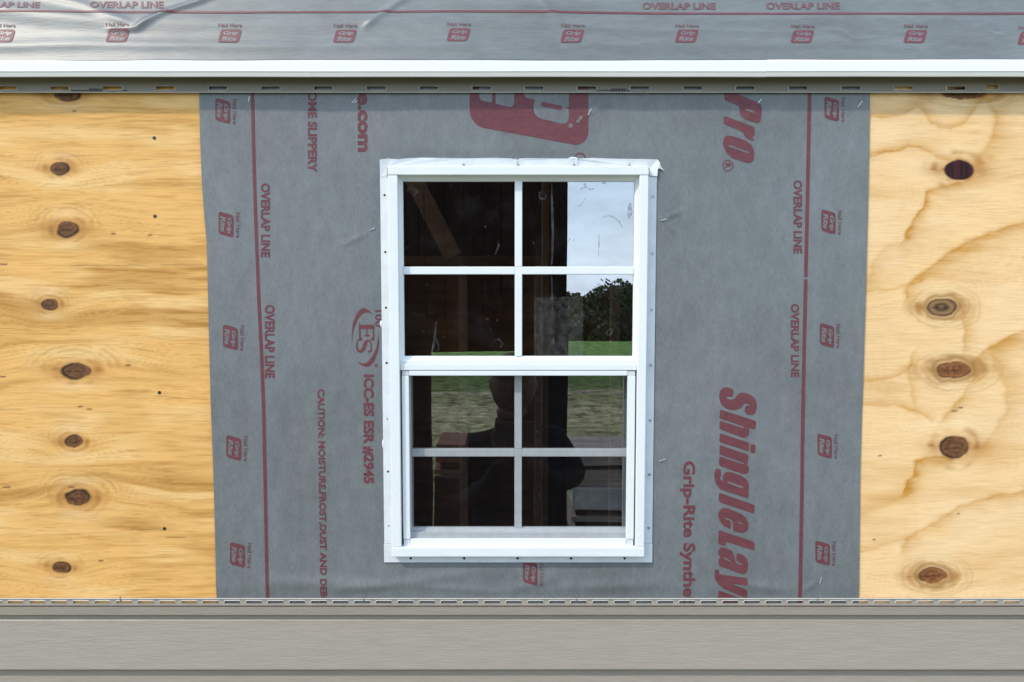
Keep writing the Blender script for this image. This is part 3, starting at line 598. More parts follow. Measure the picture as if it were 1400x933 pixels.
# lower sash set back behind the screen
LY = .016
lo = (XL1, XR0, sz0, sz1); lg = (P(563, 620, LY).x, P(857, 620, LY).x, PZ(720.5, LY), PZ(500, LY))
ls = ringmesh('lower_sash', (XL1 - .001, XR0 + .001, sz0 - .002, sz1 + .004), (lg[0], lg[1], lg[2], lg[3]), .006, .012, M['white'], win, .018)
bx('sash_ledge', XL1, XR0, -.001, .012, PZ(738, .0), PZ(728, .0), M['white'], ls, .001)
pyd('glass_pane', [(lg[0] - .002, LY, lg[2] - .002), (lg[1] + .002, LY, lg[2] - .002), (lg[1] + .002, LY, lg[3] + .002), (lg[0] - .002, LY, lg[3] + .002)], [(0, 1, 2, 3)], M['glass'], ls)
lx0, lx1 = P(703.4, 600, .012).x, P(713.4, 600, .012).x; lz0, lz1 = PZ(624.3, .012), PZ(613.8, .012)
for a, b_, c, d in ((lx0, lx1, lg[2], lz0), (lx0, lx1, lz1, lg[3]), (lg[0], lx0 - .0002, lz0, lz1), (lx1 + .0002, lg[1], lz0, lz1), (lx0 - .0001, lx1 + .0001, lz0 + .0002, lz1 - .0002)): bx('muntin', a, b_, .0105 if c != lz0 + .0002 else .0108, .0155, c, d, M['white'], ls, .0008)
# marks on the panes
def smear(pts, w, m, parent, y):
    vs = []; fs = []; n = len(pts)
    for k, (u, v) in enumerate(pts):
        a = pts[max(0, k - 1)]; c = pts[min(n - 1, k + 1)]; dx, dy = c[0] - a[0], c[1] - a[1]; L = math.hypot(dx, dy) + 1e-6; ww = w * (.35 + .65 * math.sin(math.pi * (k + .5) / n)) * random.uniform(.7, 1.2) / 2
        vs += [P(u - dy / L * ww, v + dx / L * ww, y), P(u + dy / L * ww, v - dx / L * ww, y)]
    for k in range(n - 1): fs.append((2 * k, 2 * k + 1, 2 * k + 3, 2 * k + 2))
    return pyd('smudge', vs, fs, m, parent)
gy = .0022
smear([(681, 329), (682, 335), (680, 341), (677, 348)], 2.5, M['smudge'], sash, gy)
smear([(554, 341), (558, 337), (562, 338)], 1.6, M['smudge'], sash, gy)
smear([(741, 260), (737, 266), (739, 272), (745, 272), (747, 266), (743, 262)], 3, M['smudge'], sash, gy)
smear([(754, 250), (755, 285), (756, 320), (755, 350), (754, 363)], 3.2, M['smudge'], sash, gy); smear([(754, 376), (755, 405), (755, 430)], 2.2, M['smudge'], sash, gy)  # long streaks draw a pale strip inside the shed, laid on the pane
smear([(729, 330), (730, 334)], 1.8, M['smudge'], sash, gy); smear([(596, 440), (595, 455), (593, 470), (590, 484)], 3.5, M['smudge'], sash, gy); smear([(596, 462), (600, 474), (598, 482)], 2.2, M['smudge'], sash, gy)
smear([(676, 466), (682, 464), (687, 470), (684, 476)], 2.5, M['smudge'], sash, gy)
smear([(829, 456), (832, 450), (837, 452), (836, 457), (831, 459), (829, 456)], 1.6, M['smudge'], sash, gy); smear([(814, 474), (820, 472), (826, 473)], 2.2, M['smudge'], sash, gy); smear([(833, 467), (837, 467)], 2.6, M['smudge'], sash, gy); smear([(756, 470), (757, 462)], 4, M['smudge'], sash, gy)
smear([(863, 278), (861, 284), (861, 292), (860, 299)], 7.5, M['darksmudge'], sash, gy)
smear([(823, 297), (832, 295), (841, 298), (848, 305), (851, 312)], 1.6, M['darksmudge'], sash, gy); smear([(819, 319), (819, 335), (818, 350)], 1.5, M['darksmudge'], sash, gy)
smear([(793, 259), (800, 256), (806, 259), (812, 258)], 2, M['darksmudge'], sash, gy); smear([(799, 251), (801, 256)], 2.5, M['darksmudge'], sash, gy); smear([(778, 330), (779, 326)], 1.6, M['darksmudge'], sash, gy); smear([(784, 330), (785, 326)], 1.6, M['darksmudge'], sash, gy)
smear([(823, 250), (829, 251)], 2, M['darksmudge'], sash, gy); smear([(790, 283), (796, 279), (801, 270)], 1.3, M['darksmudge'], sash, gy)
smear([(556, 262), (563, 256), (570, 262), (566, 268)], 7, M['sticker'], sash, gy)
pyd('clear_sticker', [P(730, 407, gy), P(730, 486.5, gy), P(797, 486.5, gy), P(797, 405.5, gy)], [(0, 1, 2, 3)], M['sticker'], sash)
smear([(736, 416), (741, 417), (746, 415)], 5, M['black'], sash, gy - .0004)
smear([(780, 490 + 200), (790, 683), (793, 676), (789, 670)], 3, M['smudge'], ls, LY - .0008); smear([(735, 680), (738, 676)], 3, M['smudge'], ls, LY - .0008)

# ------------------------------------------------------------------ roof edge
RA = R(20); RY0 = -.036; RZ0 = PZ(82.5, RY0)
roofz = lambda s: RZ0 + s * math.cos(RA)
RU = Vector((0, math.sin(RA), math.cos(RA))); RN = Vector((0, -math.cos(RA), math.sin(RA)))
def onroof(u, v):
    """slope coordinates (x, s) where photo point u,v meets the roof plane"""
    a = (u - 700) / F; b = (466.5 - v) / F; d = Vector((a, cT + b * sT, -sT + b * cT)); o = Vector((0, -D, CZ)); p0 = Vector((0, RY0, RZ0))
    t = (p0 - o).dot(RN) / d.dot(RN); q = o + d * t; return q.x, (q - p0).dot(RU)
RPOLY = [([(-150, -4), (20, 19), (130, 29), (300, 34), (470, 30), (640, 32), (760, 30)], 14, .0046, .25), ([(188, 41), (200, 33), (225, 20), (275, 3), (340, -25)], 4.5, .0042, 1.4), ([(500, 39), (515, 26), (540, 8), (575, -14)], 5, .003, 1.2),
         ([(735, -5), (755, 18), (775, 37), (830, 41), (900, 44), (1085, 45)], 6, .0022, .5), ([(1130, 42), (1150, 44), (1165, 55), (1200, 53)], 3, .0014, 1), ([(1350, 42), (1358, 49), (1372, 50)], 3, .0014, 1), ([(600, 5), (700, 9), (860, 8)], 9, .002, 1),
         ([(900, 30), (1100, 27), (1320, 30)], 9, .0016, 1), ([(-60, 66), (120, 62), (420, 66), (640, 62)], 9, .0018, .8), ([(760, 64), (980, 60), (1250, 63)], 9, .0012, 1), ([(60, -6), (120, 10), (190, 40)], 6, .0016, 1), ([(150, 42), (170, 43), (188, 41)], 4, .0022, 1)]
rpc = [([onroof(*q) for q in pts], w_ * PXM, a_, e_) for pts, w_, a_, e_ in RPOLY]
def roof_h(X, Sv):
    h = .0022 * (fbm(X * 4 + 3, Sv * 9 + 3, 3) - .5) + .0007 * (fbm(X * 14, Sv * 50, 2) - .5)
    for pts, w_, a_, e_ in rpc:
        dm = np.full_like(X, 1e9); tt = np.zeros_like(X); n_ = len(pts) - 1
        for k in range(n_):
            d, t = segd(X, Sv, pts[k], pts[k + 1]); nr = d < dm; dm = np.where(nr, d, dm); tt = np.where(nr, (k + t) / n_, tt)
        h = h + a_ * np.exp(-(dm / w_) ** 2) * ((1 - tt) * (1 - e_) + e_ if e_ < 1 else np.clip(1.5 * (.12 + np.sin(np.pi * np.clip(tt * .9 + .05, 0, 1))), 0, 1))
    edge = sm(0.0, .03, Sv); return .0015 + np.clip(h + .001, 0, .02) * (.15 + .85 * edge)
def roof_pt(X, Sv, lift=0.0):
    h = roof_h(X, Sv) + lift
    return X, RY0 + Sv * RU.y + h * RN.y, RZ0 + Sv * RU.z + h * RN.z
roof = tag(empty('shed_roof', (0, RY0, RZ0)), 'steep plywood roof slope above the white drip edge, hidden under grey underlayment', 'roof')
deck = MB(); mt = Matrix.Translation((0, RY0 + .001, RZ0)) @ Matrix.Rotation(-RA, 4, 'X')
deck.box(-3, 3, .004, .016, .0, 1.2, mt).build('roof_deck', M['plyplain'], roof)
rf = tag(empty('roof_underlayment', (0, RY0, RZ0)), 'wrinkled grey underlayment on the roof slope above the white drip edge', 'underlayment')
xs = np.linspace(-1.7, 1.7, 900); ss = np.linspace(-.001, .75, 200); ss[1:] = -.001 + .751 * np.linspace(0, 1, 200)[1:] ** 1.5
X, Sv = np.meshgrid(xs, ss); a, b_, c = roof_pt(X, Sv); 
wav = .0028 * (fbm(X * 5, X * 0, 3) - .5) * (1 - sm(0, .02, Sv)); c = c + wav
co = np.stack([a, b_, c], -1).reshape(-1, 3).astype(np.float32); idx = np.arange(len(xs) * len(ss)).reshape(len(ss), len(xs))
q = np.stack([idx[:-1, :-1], idx[:-1, 1:], idx[1:, 1:], idx[1:, :-1]], -1).reshape(-1, 4)
me = bpy.data.meshes.new('felt_sheet'); me.vertices.add(len(co)); me.vertices.foreach_set('co', co.ravel()); me.loops.add(len(q) * 4); me.loops.foreach_set('vertex_index', q.ravel().astype(np.int32)); me.polygons.add(len(q)); me.polygons.foreach_set('loop_start', (np.arange(len(q)) * 4).astype(np.int32)); me.update(calc_edges=True); me.validate(); me.shade_smooth()
link('felt_sheet', me, rf, [M['feltr']])
def roof_print(name, parts, mats):
    b = bmesh.new()
    for pts, fs, mi, lift in parts:
        v3 = []
        for u, v in pts: x, s = onroof(u, v); v3.append((x, s, 0))
        qb = sub_long(v3, fs, .006); qb.verts.index_update()
        X = np.array([w.co.x for w in qb.verts]); Y = np.array([w.co.y for w in qb.verts]); a, b1, c1 = roof_pt(X, Y, lift)
        nv = [b.verts.new(t) for t in zip(a, b1, c1)]
        for f in qb.faces:
            try: nf = b.faces.new([nv[w.index] for w in f.verts])
            except ValueError: continue
            nf.material_index = mi; nf.normal_update()
            if nf.normal.dot(RN) < 0: nf.normal_flip()
        qb.free()
    me = bpy.data.meshes.new(name); b.to_mesh(me); b.free(); me.shade_smooth(); return link(name, me, rf, mats)
lv = [(-80, 19), (0, 19), (300, 19.5), (470, 18.5), (610, 17.5), (760, 18.5), (900, 20.5), (1150, 20.5), (1480, 20.5)]
lpts = []; lf = []
for i in range(len(lv) - 1):
    (a0, a1), (c0, c1) = lv[i], lv[i + 1]
    for k in range(12): t = k / 12; lpts += [(a0 + (c0 - a0) * t, a1 + (c1 - a1) * t - 1.35), (a0 + (c0 - a0) * t, a1 + (c1 - a1) * t + 1.35)]
for i in range(len(lpts) // 2 - 1): lf.append((2 * i, 2 * i + 1, 2 * i + 3, 2 * i + 2))
roof_print('overlap_line', [(lpts, lf, 0, .0007)], [M['ink']])
gO = glyphs('OVERLAP LINE', .032)
for u0, v0 in ((-43, 5), (125, 4), (878, 5.5), (1047, 5)): roof_print('lettering', [([(u0 + x * 100, v0 + 9.5 - y * 9.5) for x, y in gO[0]], gO[1], 0, .0007)], [M['inkthin']])
for u0, v0 in ((-8, 39.5), (148, 39.5), (301, 40), (458, 40), (613, 38), (768, 40), (924, 40), (1082, 40), (1236, 40), (1392, 42)):
    roof_print('nail_logo', [([(u0 + x * .86, v0 + 20.5 - y * .80) for x, y in pts], fs, mi, .0004 + lift) for pts, fs, mi, lift in LP], [M['ink'], M['feltr'], M['inkthin']])

# drip edge: two lengths overlapping
def drip(x0, x1, dy, seed):
    rr = random.Random(seed); zt_ = PZ(82.8, RY0) ; zm = PZ(99, RY0); zb_ = PZ(105.2, RY0)
    n = 60; vs = []; fs = []; prof = [(RY0 + .02, zt_ + .025), (RY0 - .0012, zt_ - .0004), (RY0 - .0022, zt_ - .003), (RY0 - .0022, zm + .001), (RY0 - .0012, zm), (RY0 + .0004, zb_ + .001), (RY0 + .001, zb_), (RY0 + .006, zb_ + .001)]
    for i in range(n + 1):
        x = x0 + (x1 - x0) * i / n; w = .0004 * math.sin(x * 9 + seed) + .0003 * math.sin(x * 23)
        for y, z in prof: vs.append((x, y + dy + w, z + w * .6))
    m_ = len(prof)
    for i in range(n):
        for k in range(m_ - 1): fs.append((i * m_ + k, i * m_ + k + 1, (i + 1) * m_ + k + 1, (i + 1) * m_ + k))
    me = bpy.data.meshes.new('drip_edge'); me.from_pydata(vs, [], fs); me.materials.append(M['drip']); me.materials.append(M['lip'])
    for k, f in enumerate(me.polygons): f.material_index = 1 if (k % (m_ - 1)) in (4, 5, 6) else 0
    o = bpy.data.objects.new('drip_edge', me); COL.objects.link(o); s = o.modifiers.new('t', 'SOLIDIFY'); s.thickness = .0006; s.offset = -1; return o
xseam = P(1049, 95, RY0).x
tag(drip(-3, xseam, 0, 1), 'long white metal drip edge along the roof edge, left of the seam', 'drip edge', None)
tag(drip(xseam - .002, 3, -.0012, 2), 'white metal drip edge lapped over its neighbour, right of the seam', 'drip edge', None)

# ------------------------------------------------------------------ vinyl strips with slots
def stadium(cx, cz, w, h, n=5, flat_left=True):
    pts = []; r = h / 2
    for k in range(n + 1): a = R(-90 + 180 * k / n); pts.append((cx + w / 2 - r + r * math.cos(a), cz + r * math.sin(a)))
    if flat_left: pts += [(cx - w / 2, cz + r), (cx - w / 2, cz - r)]
    else:
        for k in range(n + 1): a = R(90 + 180 * k / n); pts.append((cx - w / 2 + r + r * math.cos(a), cz + r * math.sin(a)))
    return pts
def slotted(name, x0, pitch, n, zlo, zhi, zc, w, h, y, m, parent, first=0.0, flat=True, rim=None, thick=.0011, trim=None):
    """strip of n cells with a slot in each; extra 'first' shifts the slot in its cell"""
    b = bmesh.new(); hole = stadium(first, zc, w, h, flat_left=flat)
    def ring(pts): vs = [b.verts.new((p_[0], y, p_[1])) for p_ in pts]; return [b.edges.new((vs[i], vs[(i + 1) % len(vs)])) for i in range(len(vs))]
    e = ring([(-pitch / 2, zlo), (pitch / 2, zlo), (pitch / 2, zhi), (-pitch / 2, zhi)]) + ring(hole)
    bmesh.ops.triangle_fill(b, edges=e, use_beauty=True)
    b.verts.index_update(); vs0 = [v.co.copy() for v in b.verts]; fs0 = [tuple(v.index for v in f.verts) for f in b.faces]; b.free()
    # drop faces inside the slot
    def inside(f): c = sum((vs0[i] for i in f), Vector()) / 3; return abs(c.z - zc) < h * .45 and abs(c.x - first) < w / 2 - h * .3 and all(abs(vs0[i].z - zc) < h * .6 for i in f)
    fs0 = [f for f in fs0 if not inside(f)]
    vs = []; fs = []
    for k in range(n): o_ = len(vs); vs += [(v.x + x0 + pitch * k, v.y, v.z) for v in vs0]; fs += [tuple(i + o_ for i in f) for f in fs0]
    me = bpy.data.meshes.new(name); me.from_pydata(vs, [], fs); bb = bmesh.new(); bb.from_mesh(me); bmesh.ops.remove_doubles(bb, verts=bb.verts, dist=1e-6)
    for f in bb.faces:
        f.normal_update()
        if f.normal.y > 0: f.normal_flip()
    bb.to_mesh(me); bb.free(); o = link(name, me, parent, [m]); s = o.modifiers.new('t', 'SOLIDIFY'); s.thickness = thick; s.offset = -1
    if rim:
        ri = MB(); vs = []; fs = []
        for k in range(n):
            cx = x0 + pitch * k + first; A = stadium(cx, zc, w + .0024, h + .0024, flat_left=flat); B = stadium(cx, zc, w, h, flat_left=flat); o_ = len(vs); q_ = len(A)
            vs += [(p_[0], y - .0004, p_[1]) for p_ in A] + [(p_[0], y - .0012, p_[1]) for p_ in B]
            fs += [(o_ + i, o_ + (i + 1) % q_, o_ + q_ + (i + 1) % q_, o_ + q_ + i) for i in range(q_)]
        pyd('slot_rims', vs, fs, rim, parent)['kind'] = 'stuff'
    return o
# top strip
CY = -.0075
ch1 = tag(empty('channel_strip', (0, CY, PZ(127, CY))), 'long brown grey vinyl strip with nail slots under the white drip edge', 'siding trim', 'vinyl trim strips under the drip edge')
ch2 = tag(empty('channel_strip', (1.2, CY, PZ(127, CY))), 'short end of slotted vinyl strip at the top right, past the joint', 'siding trim', 'vinyl trim strips under the drip edge')
cz0, cz1, czc = PZ(126.2, CY), PZ(104, CY), PZ(121, CY); xj = P(1348, 120, CY).x
pit = 70.6 * (D + CY) / F; sx_ = P(1307, 121, CY).x
nL = 26
slotted('slotted_face', sx_ - pit * (nL - 1), pit, nL, cz0, cz1, czc, 25 * PXM, 4.8 * PXM, CY, M['chan'], ch1, 0, True, M['rim'])
bx('slotted_face_end', sx_ + pit / 2, xj, CY, CY + .0011, cz0, cz1, M['chan'], ch1, 0)
bx('lower_lip', -3, xj, CY - .0022, CY + .001, cz0 - .0014, cz0 + .0001, M['rim'], ch1, .0004)
slotted('slotted_face', xj + .022 , .094, 12, cz0 + .0006, cz1, czc + .0025, 16 * PXM, 6.2 * PXM, CY + .0016, M['chan'], ch2, -.010, True, M['rim'])
bx('slotted_face_end', xj - .02, xj + .022 - .047, CY + .0016, CY + .0027, cz0 + .0006, cz1, M['chan'], ch2, 0)
bx('lower_lip', xj + .0005, 3, CY - .001, CY + .0026, cz0 - .0012, cz0 + .0006, M['rim'], ch2, .0004)
# printed code marks on the strip
pr = random.Random(4); mb = MB()
for (a0, a1, big_) in ((122, 141, 1), (836, 856, 1)):
    u = a0
    while u < a1:
        w_ = pr.uniform(.7, 1.6); p = P(u, 122.6, CY); q_ = P(u + w_, 126, CY); mb.box(p.x, q_.x, CY - .0004, CY - .0002, PZ(126, CY), PZ(121.3, CY)); u += w_ + pr.uniform(.5, 1.1)
for a0, a1 in ((98, 120), (145, 172), (808, 834), (858, 884)):
    u = a0
    while u < a1:
        w_ = pr.uniform(.8, 2.6); p = P(u, 124, CY); q_ = P(u + w_, 124, CY); mb.box(p.x, q_.x, CY - .0004, CY - .0002, PZ(124.8 + pr.uniform(0, .8), CY), PZ(123.4, CY)); u += w_ + pr.uniform(.5, 1.6)
mb.build('printed_code', M['blackink'], ch1)['kind'] = 'stuff'

# lower siding
def extrude(name, prof, x0, x1, m, parent, n=2, wob=0.0):
    vs = []; fs = []; k = len(prof)
    for i in range(n + 1):
        x = x0 + (x1 - x0) * i / n; w = wob * (math.sin(x * 2.3 + 1) + .6 * math.sin(x * 5.7)) if wob else 0
        vs += [(x, y + w, z) for y, z in prof]
    for i in range(n):
        for j in range(k - 1): fs.append((i * k + j, i * k + j + 1, (i + 1) * k + j + 1, (i + 1) * k + j))
    o = pyd(name, vs, fs, m, parent); return o
HY = -.0050
sid = tag(empty('siding_panel', (0, HY, PZ(960, HY))), 'topmost clay grey vinyl siding panel, its slotted nail hem exposed below the window', 'siding', 'vinyl siding panels')
hz1, hz0, hzc = PZ(818.3, HY), PZ(828, HY), PZ(823.2, HY)
pit2 = 29.65 * (D + HY) / F * 1.0 / ((D + HY) / (D + HY))
pit2 = (P(1383, 823, HY).x - P(22, 823, HY).x) / 46
slotted('nail_hem', P(22, 823, HY).x - 14 * pit2, pit2, 46 + 30, hz0, hz1, hzc, 22.5 * PXM, 4.0 * PXM, HY, M['hem'], sid, 0, False, M['rim'], .001)
extrude('hem_lip', [(HY + .0004, hz1 + .0001), (HY - .0016, hz1 + .0012), (HY - .0022, hz1 - .0004), (HY - .0004, hz1 - .0012)], -3, 3, M['rim'], sid)
z = lambda v, y: PZ(v, y)
prof = [(HY, z(828, HY)), (HY + .004, z(829.4, HY + .004)), (HY - .0045, z(830.6, HY - .0045)), (HY - .0085, z(832, -.017)), (HY - .0075, z(842, -.016)), (HY - .004, z(842.9, -.0125)), (HY - .0005, z(843.6, -.009)), (HY + .001, z(848, -.0075)), (HY - .001, z(850, -.0095)), (HY - .0125, z(915.6, -.021)), (HY - .0125, z(917, -.021)), (HY - .004, z(917.6, -.0125)), (HY - .0010, z(918.6, -.0095)), (HY - .001, z(925, -.0095)), (HY - .0125, z(992, -.021)), (HY - .002, z(993.5, -.0105))]
extrude('panel_face', prof, -3, 3, M['vinyl'], sid, 60, .00035)
zz = prof[-1][1]; k = 0
while zz > .35:
    s2 = tag(empty('siding_panel', (0, HY, zz - .2)), ('second', 'third', 'fourth', 'fifth', 'sixth', 'seventh', 'eighth')[k] + ' clay grey vinyl siding panel counted down from the window', 'siding', 'vinyl siding panels'); k += 1
    pr2 = [(HY - .002, zz), (HY - .001, zz - .008), (HY - .0125, zz - .100), (HY - .002, zz - .101), (HY - .001, zz - .109), (HY - .0125, zz - .200), (HY - .002, zz - .202)]
    extrude('panel_face', pr2, -3, 3, M['vinyl'], s2, 20, .00035); zz -= .202
for u, v in ((165, 817), (497, 817), (788, 817), (1117, 818)):
    p = P(u, v, HY); MB().box(p.x - .0006, p.x + .0006, HY - .0026, HY - .0005, p.z - .006, p.z + .0025).build('hem_fold', M['chan'], sid)

# ------------------------------------------------------------------ shed inside
ins = tag(empty('shed_interior', (0, .1, .3)), 'dim unfinished shed interior of studs, braces and plywood seen through the window', 'room')
BYi = 2.5
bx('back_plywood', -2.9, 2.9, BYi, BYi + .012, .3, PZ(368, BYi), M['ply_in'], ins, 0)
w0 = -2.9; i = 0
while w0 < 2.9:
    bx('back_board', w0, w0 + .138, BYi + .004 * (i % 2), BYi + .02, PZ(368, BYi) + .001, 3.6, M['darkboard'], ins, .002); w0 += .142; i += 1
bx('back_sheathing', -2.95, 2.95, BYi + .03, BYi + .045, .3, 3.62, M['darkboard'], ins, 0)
bx('wall_rail', -2.9, 2.9, BYi - .09, BYi - .001, PZ(362, BYi - .09), PZ(350, BYi - .09), M['ply_in'], ins, .002)
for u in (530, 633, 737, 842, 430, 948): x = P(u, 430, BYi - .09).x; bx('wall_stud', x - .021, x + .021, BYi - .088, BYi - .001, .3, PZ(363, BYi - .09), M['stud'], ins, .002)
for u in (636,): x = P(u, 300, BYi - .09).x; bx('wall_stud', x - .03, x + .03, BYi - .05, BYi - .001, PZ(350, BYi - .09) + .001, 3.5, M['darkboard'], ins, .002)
def beam(name, p, q, w, d, m, parent):
    p = Vector(p); q = Vector(q); L = (q - p).length; zax = (q - p).normalized(); yax = Vector((0, 1, 0)); xax = yax.cross(zax).normalized(); yax = zax.cross(xax)
    mt = Matrix((xax, yax, zax)).transposed().to_4x4(); mt.translation = p
    return MB().box(-w / 2, w / 2, -d / 2, d / 2, 0, L, mt).build(name, m, parent, .002)
beam('diagonal_brace', P(620, 351, 2.25), P(550, 215, 2.25), .085, .04, M['stud'], ins)
beam('diagonal_brace', P(626, 325, 2.32), P(577, 205, 2.32), .12, .04, M['darkboard'], ins)
x = P(757, 400, 1.4).x; bx('corner_post', x - .045, x + .045, 1.36, 1.45, .3, 3.3, M['darkboard'], ins, .003)
x = P(745, 600, 1.3).x; bx('corner_post', x - .012, x + .012, 1.3, 1.34, .3, 3.3, M['stud'], ins, .003)
x = P(565, 600, 1.2).x
bx('floor_boards', -2.9, 2.9, .1, 2.5, .27, .3, M['ply_in'], ins, 0)
bx('side_wall', -2.95, -2.93, .02, 1.0, .3, 3.3, M['plyplain'], ins, 0); bx('side_wall', -2.95, -2.93, 2.0, 2.52, .3, 3.3, M['plyplain'], ins, 0); bx('side_wall', 2.93, 2.95, .02, 2.52, .3, 3.3, M['plyplain'], ins, 0)  # opening in the left side wall is added to let daylight in
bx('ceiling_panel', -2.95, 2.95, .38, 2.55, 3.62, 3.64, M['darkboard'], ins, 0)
for u in (-2.4, -1.99, -1.58, -1.17, -.76, .62, 1.03, 1.44, 1.85): bx('front_stud', u, u + .038, .0145, .1, .3, 2.5, M['stud'], ins, .002)
bx('window_header', -.35, .35, .0145, .1, oz1 + .002, oz1 + .09, M['stud'], ins, .002)
for a in (ox0 - .04, ox1 + .002): bx('window_trimmer', a, a + .038, .031, .1, oz0, oz1, M['stud'], ins, .002)
bx('window_sill_board', ox0, ox1, .031, .1, oz0 - .04, oz0 - .001, M['stud'], ins, .002)

# ------------------------------------------------------------------ outside, behind the photographer (seen in the panes)
def V(u, v, yv): q = P(u, v, yv); return Vector((q.x, -q.y + .012, q.z))     # place whose mirror image in the panes stands at u,v
def ground_z(x, y):
    r = -y - 30; z = 0.0
    if r > 0: z = -min(r, 60) * .16 if r < 60 else -9.6
    return z
gx = [-1500, -600, -250, -120, -60, -30, -18, -10, -5, -2, 0, 2, 5, 10, 18, 30, 60, 120, 250, 600, 1500]; gyv = [1500, 400, 100, 30, 8, 0, -3, -6, -9, -12, -15, -18, -22, -26, -29, -30, -31, -33, -37, -44, -55, -70, -90, -200, -600, -1500]
vs = [(x, y, ground_z(x, y) + (.0)) for y in gyv for x in gx]; n = len(gx)
fs = [(j * n + i, (j + 1) * n + i, (j + 1) * n + i + 1, j * n + i + 1) for j in range(len(gyv) - 1) for i in range(n - 1)]
m = bpy.data.materials.new('lawn'); m.use_nodes = True; nn = m.node_tree.nodes; ll = m.node_tree.links; b = nn['Principled BSDF']; b.inputs['Roughness'].default_value = .9; b.inputs['Specular IOR Level'].default_value = .1
t = nn.new('ShaderNodeTexCoord'); sp = nn.new('ShaderNodeSeparateXYZ'); ll.new(t.outputs['Object'], sp.inputs[0])
no = nn.new('ShaderNodeTexNoise'); no.inputs['Scale'].default_value = 1.1; no.inputs['Detail'].default_value = 9; no.inputs['Roughness'].default_value = .7; ll.new(t.outputs['Object'], no.inputs['Vector'])
ma = nn.new('ShaderNodeMath'); ma.operation = 'MULTIPLY_ADD'; ma.inputs[1].default_value = 2.5; ll.new(no.outputs[0], ma.inputs[0]); ll.new(sp.outputs['Y'], ma.inputs[2])
mr = nn.new('ShaderNodeMapRange'); mr.inputs['From Min'].default_value = -16; mr.inputs['From Max'].default_value = 0; ll.new(ma.outputs[0], mr.inputs[0])
cr = nn.new('ShaderNodeValToRGB'); e = cr.color_ramp.elements; e[0].position = 0; e[0].color = (.11, .21, .04, 1); e[1].position = 1; e[1].color = (.20, .19, .11, 1)
for ps, c_ in ((.14, (.15, .20, .07)), (.18, (.17, .24, .07)), (.21, (.50, .42, .30)), (.235, (.24, .27, .11)), (.36, (.50, .46, .27)), (.55, (.33, .35, .16))): k = e.new(ps); k.color = (*c_, 1)
ll.new(mr.outputs[0], cr.inputs[0])
n2 = nn.new('ShaderNodeTexNoise'); n2.inputs['Scale'].default_value = 3.2; n2.inputs['Detail'].default_value = 9; n2.inputs['Roughness'].default_value = .85; ll.new(t.outputs['Object'], n2.inputs['Vector'])
m2 = nn.new('ShaderNodeMapRange'); m2.inputs['From Min'].default_value = .40; m2.inputs['From Max'].default_value = .62; m2.inputs['To Min'].default_value = .10; m2.inputs['To Max'].default_value = 1.5; ll.new(n2.outputs[0], m2.inputs[0])
mm = nn.new('ShaderNodeMix'); mm.data_type = 'RGBA'; mm.blend_type = 'MULTIPLY'; mm.inputs['Factor'].default_value = 1; ll.new(cr.outputs[0], mm.inputs['A']); ll.new(m2.outputs[0], mm.inputs['B']); ll.new(mm.outputs['Result'], b.inputs['Base Color'])
tag(pyd('ground', vs, fs, m), kind='structure')

# trees
def leafmat(name, c):
    m = bpy.data.materials.new(name); m.use_nodes = True; n = m.node_tree.nodes; l = m.node_tree.links; b = n['Principled BSDF']; b.inputs['Roughness'].default_value = .7; b.inputs['Specular IOR Level'].default_value = .2
    g = n.new('ShaderNodeNewGeometry'); r = n.new('ShaderNodeValToRGB'); r.color_ramp.elements[0].color = (*[k * .6 for k in c], 1); r.color_ramp.elements[1].color = (*[k * 1.5 for k in c], 1); l.new(g.outputs['Random Per Island'], r.inputs[0]); l.new(r.outputs[0], b.inputs['Base Color']); return m
LM = [leafmat('dark_foliage', (.030, .052, .016)), leafmat('green_foliage', (.045, .075, .02)), leafmat('blue_green_foliage', (.028, .05, .025))]
def crown_mesh(seed, h, rad):
    r = random.Random(seed); vs = []; fs = []
    cl = []
    for k in range(34):
        t = r.uniform(.12, 1); a = r.uniform(0, 6.28); rr = rad * math.sqrt(max(.05, 1 - ((t - .45) / .6) ** 2)) * r.uniform(.2, 1); cl.append((rr * math.cos(a), rr * math.sin(a), h * t, rad * r.uniform(.22, .45)))
    for cx, cy, cz, cr_ in cl:
        for _ in range(170):
            d = Vector((r.gauss(0, 1), r.gauss(0, 1), r.gauss(0, .8))).normalized() * cr_ * r.uniform(.6, 1.08); p = Vector((cx, cy, cz)) + d; s = r.uniform(.10, .24)
            a = Vector((r.gauss(0, 1), r.gauss(0, 1), r.gauss(0, 1))).normalized(); c = a.orthogonal().normalized(); e2 = a.cross(c); o_ = len(vs)
            vs += [p + c * s, p + e2 * s * .6, p - c * s, p - e2 * s * .6]; fs.append((o_, o_ + 1, o_ + 2, o_ + 3))
    me = bpy.data.meshes.new('crown'); me.from_pydata([tuple(v) for v in vs], [], fs); return me
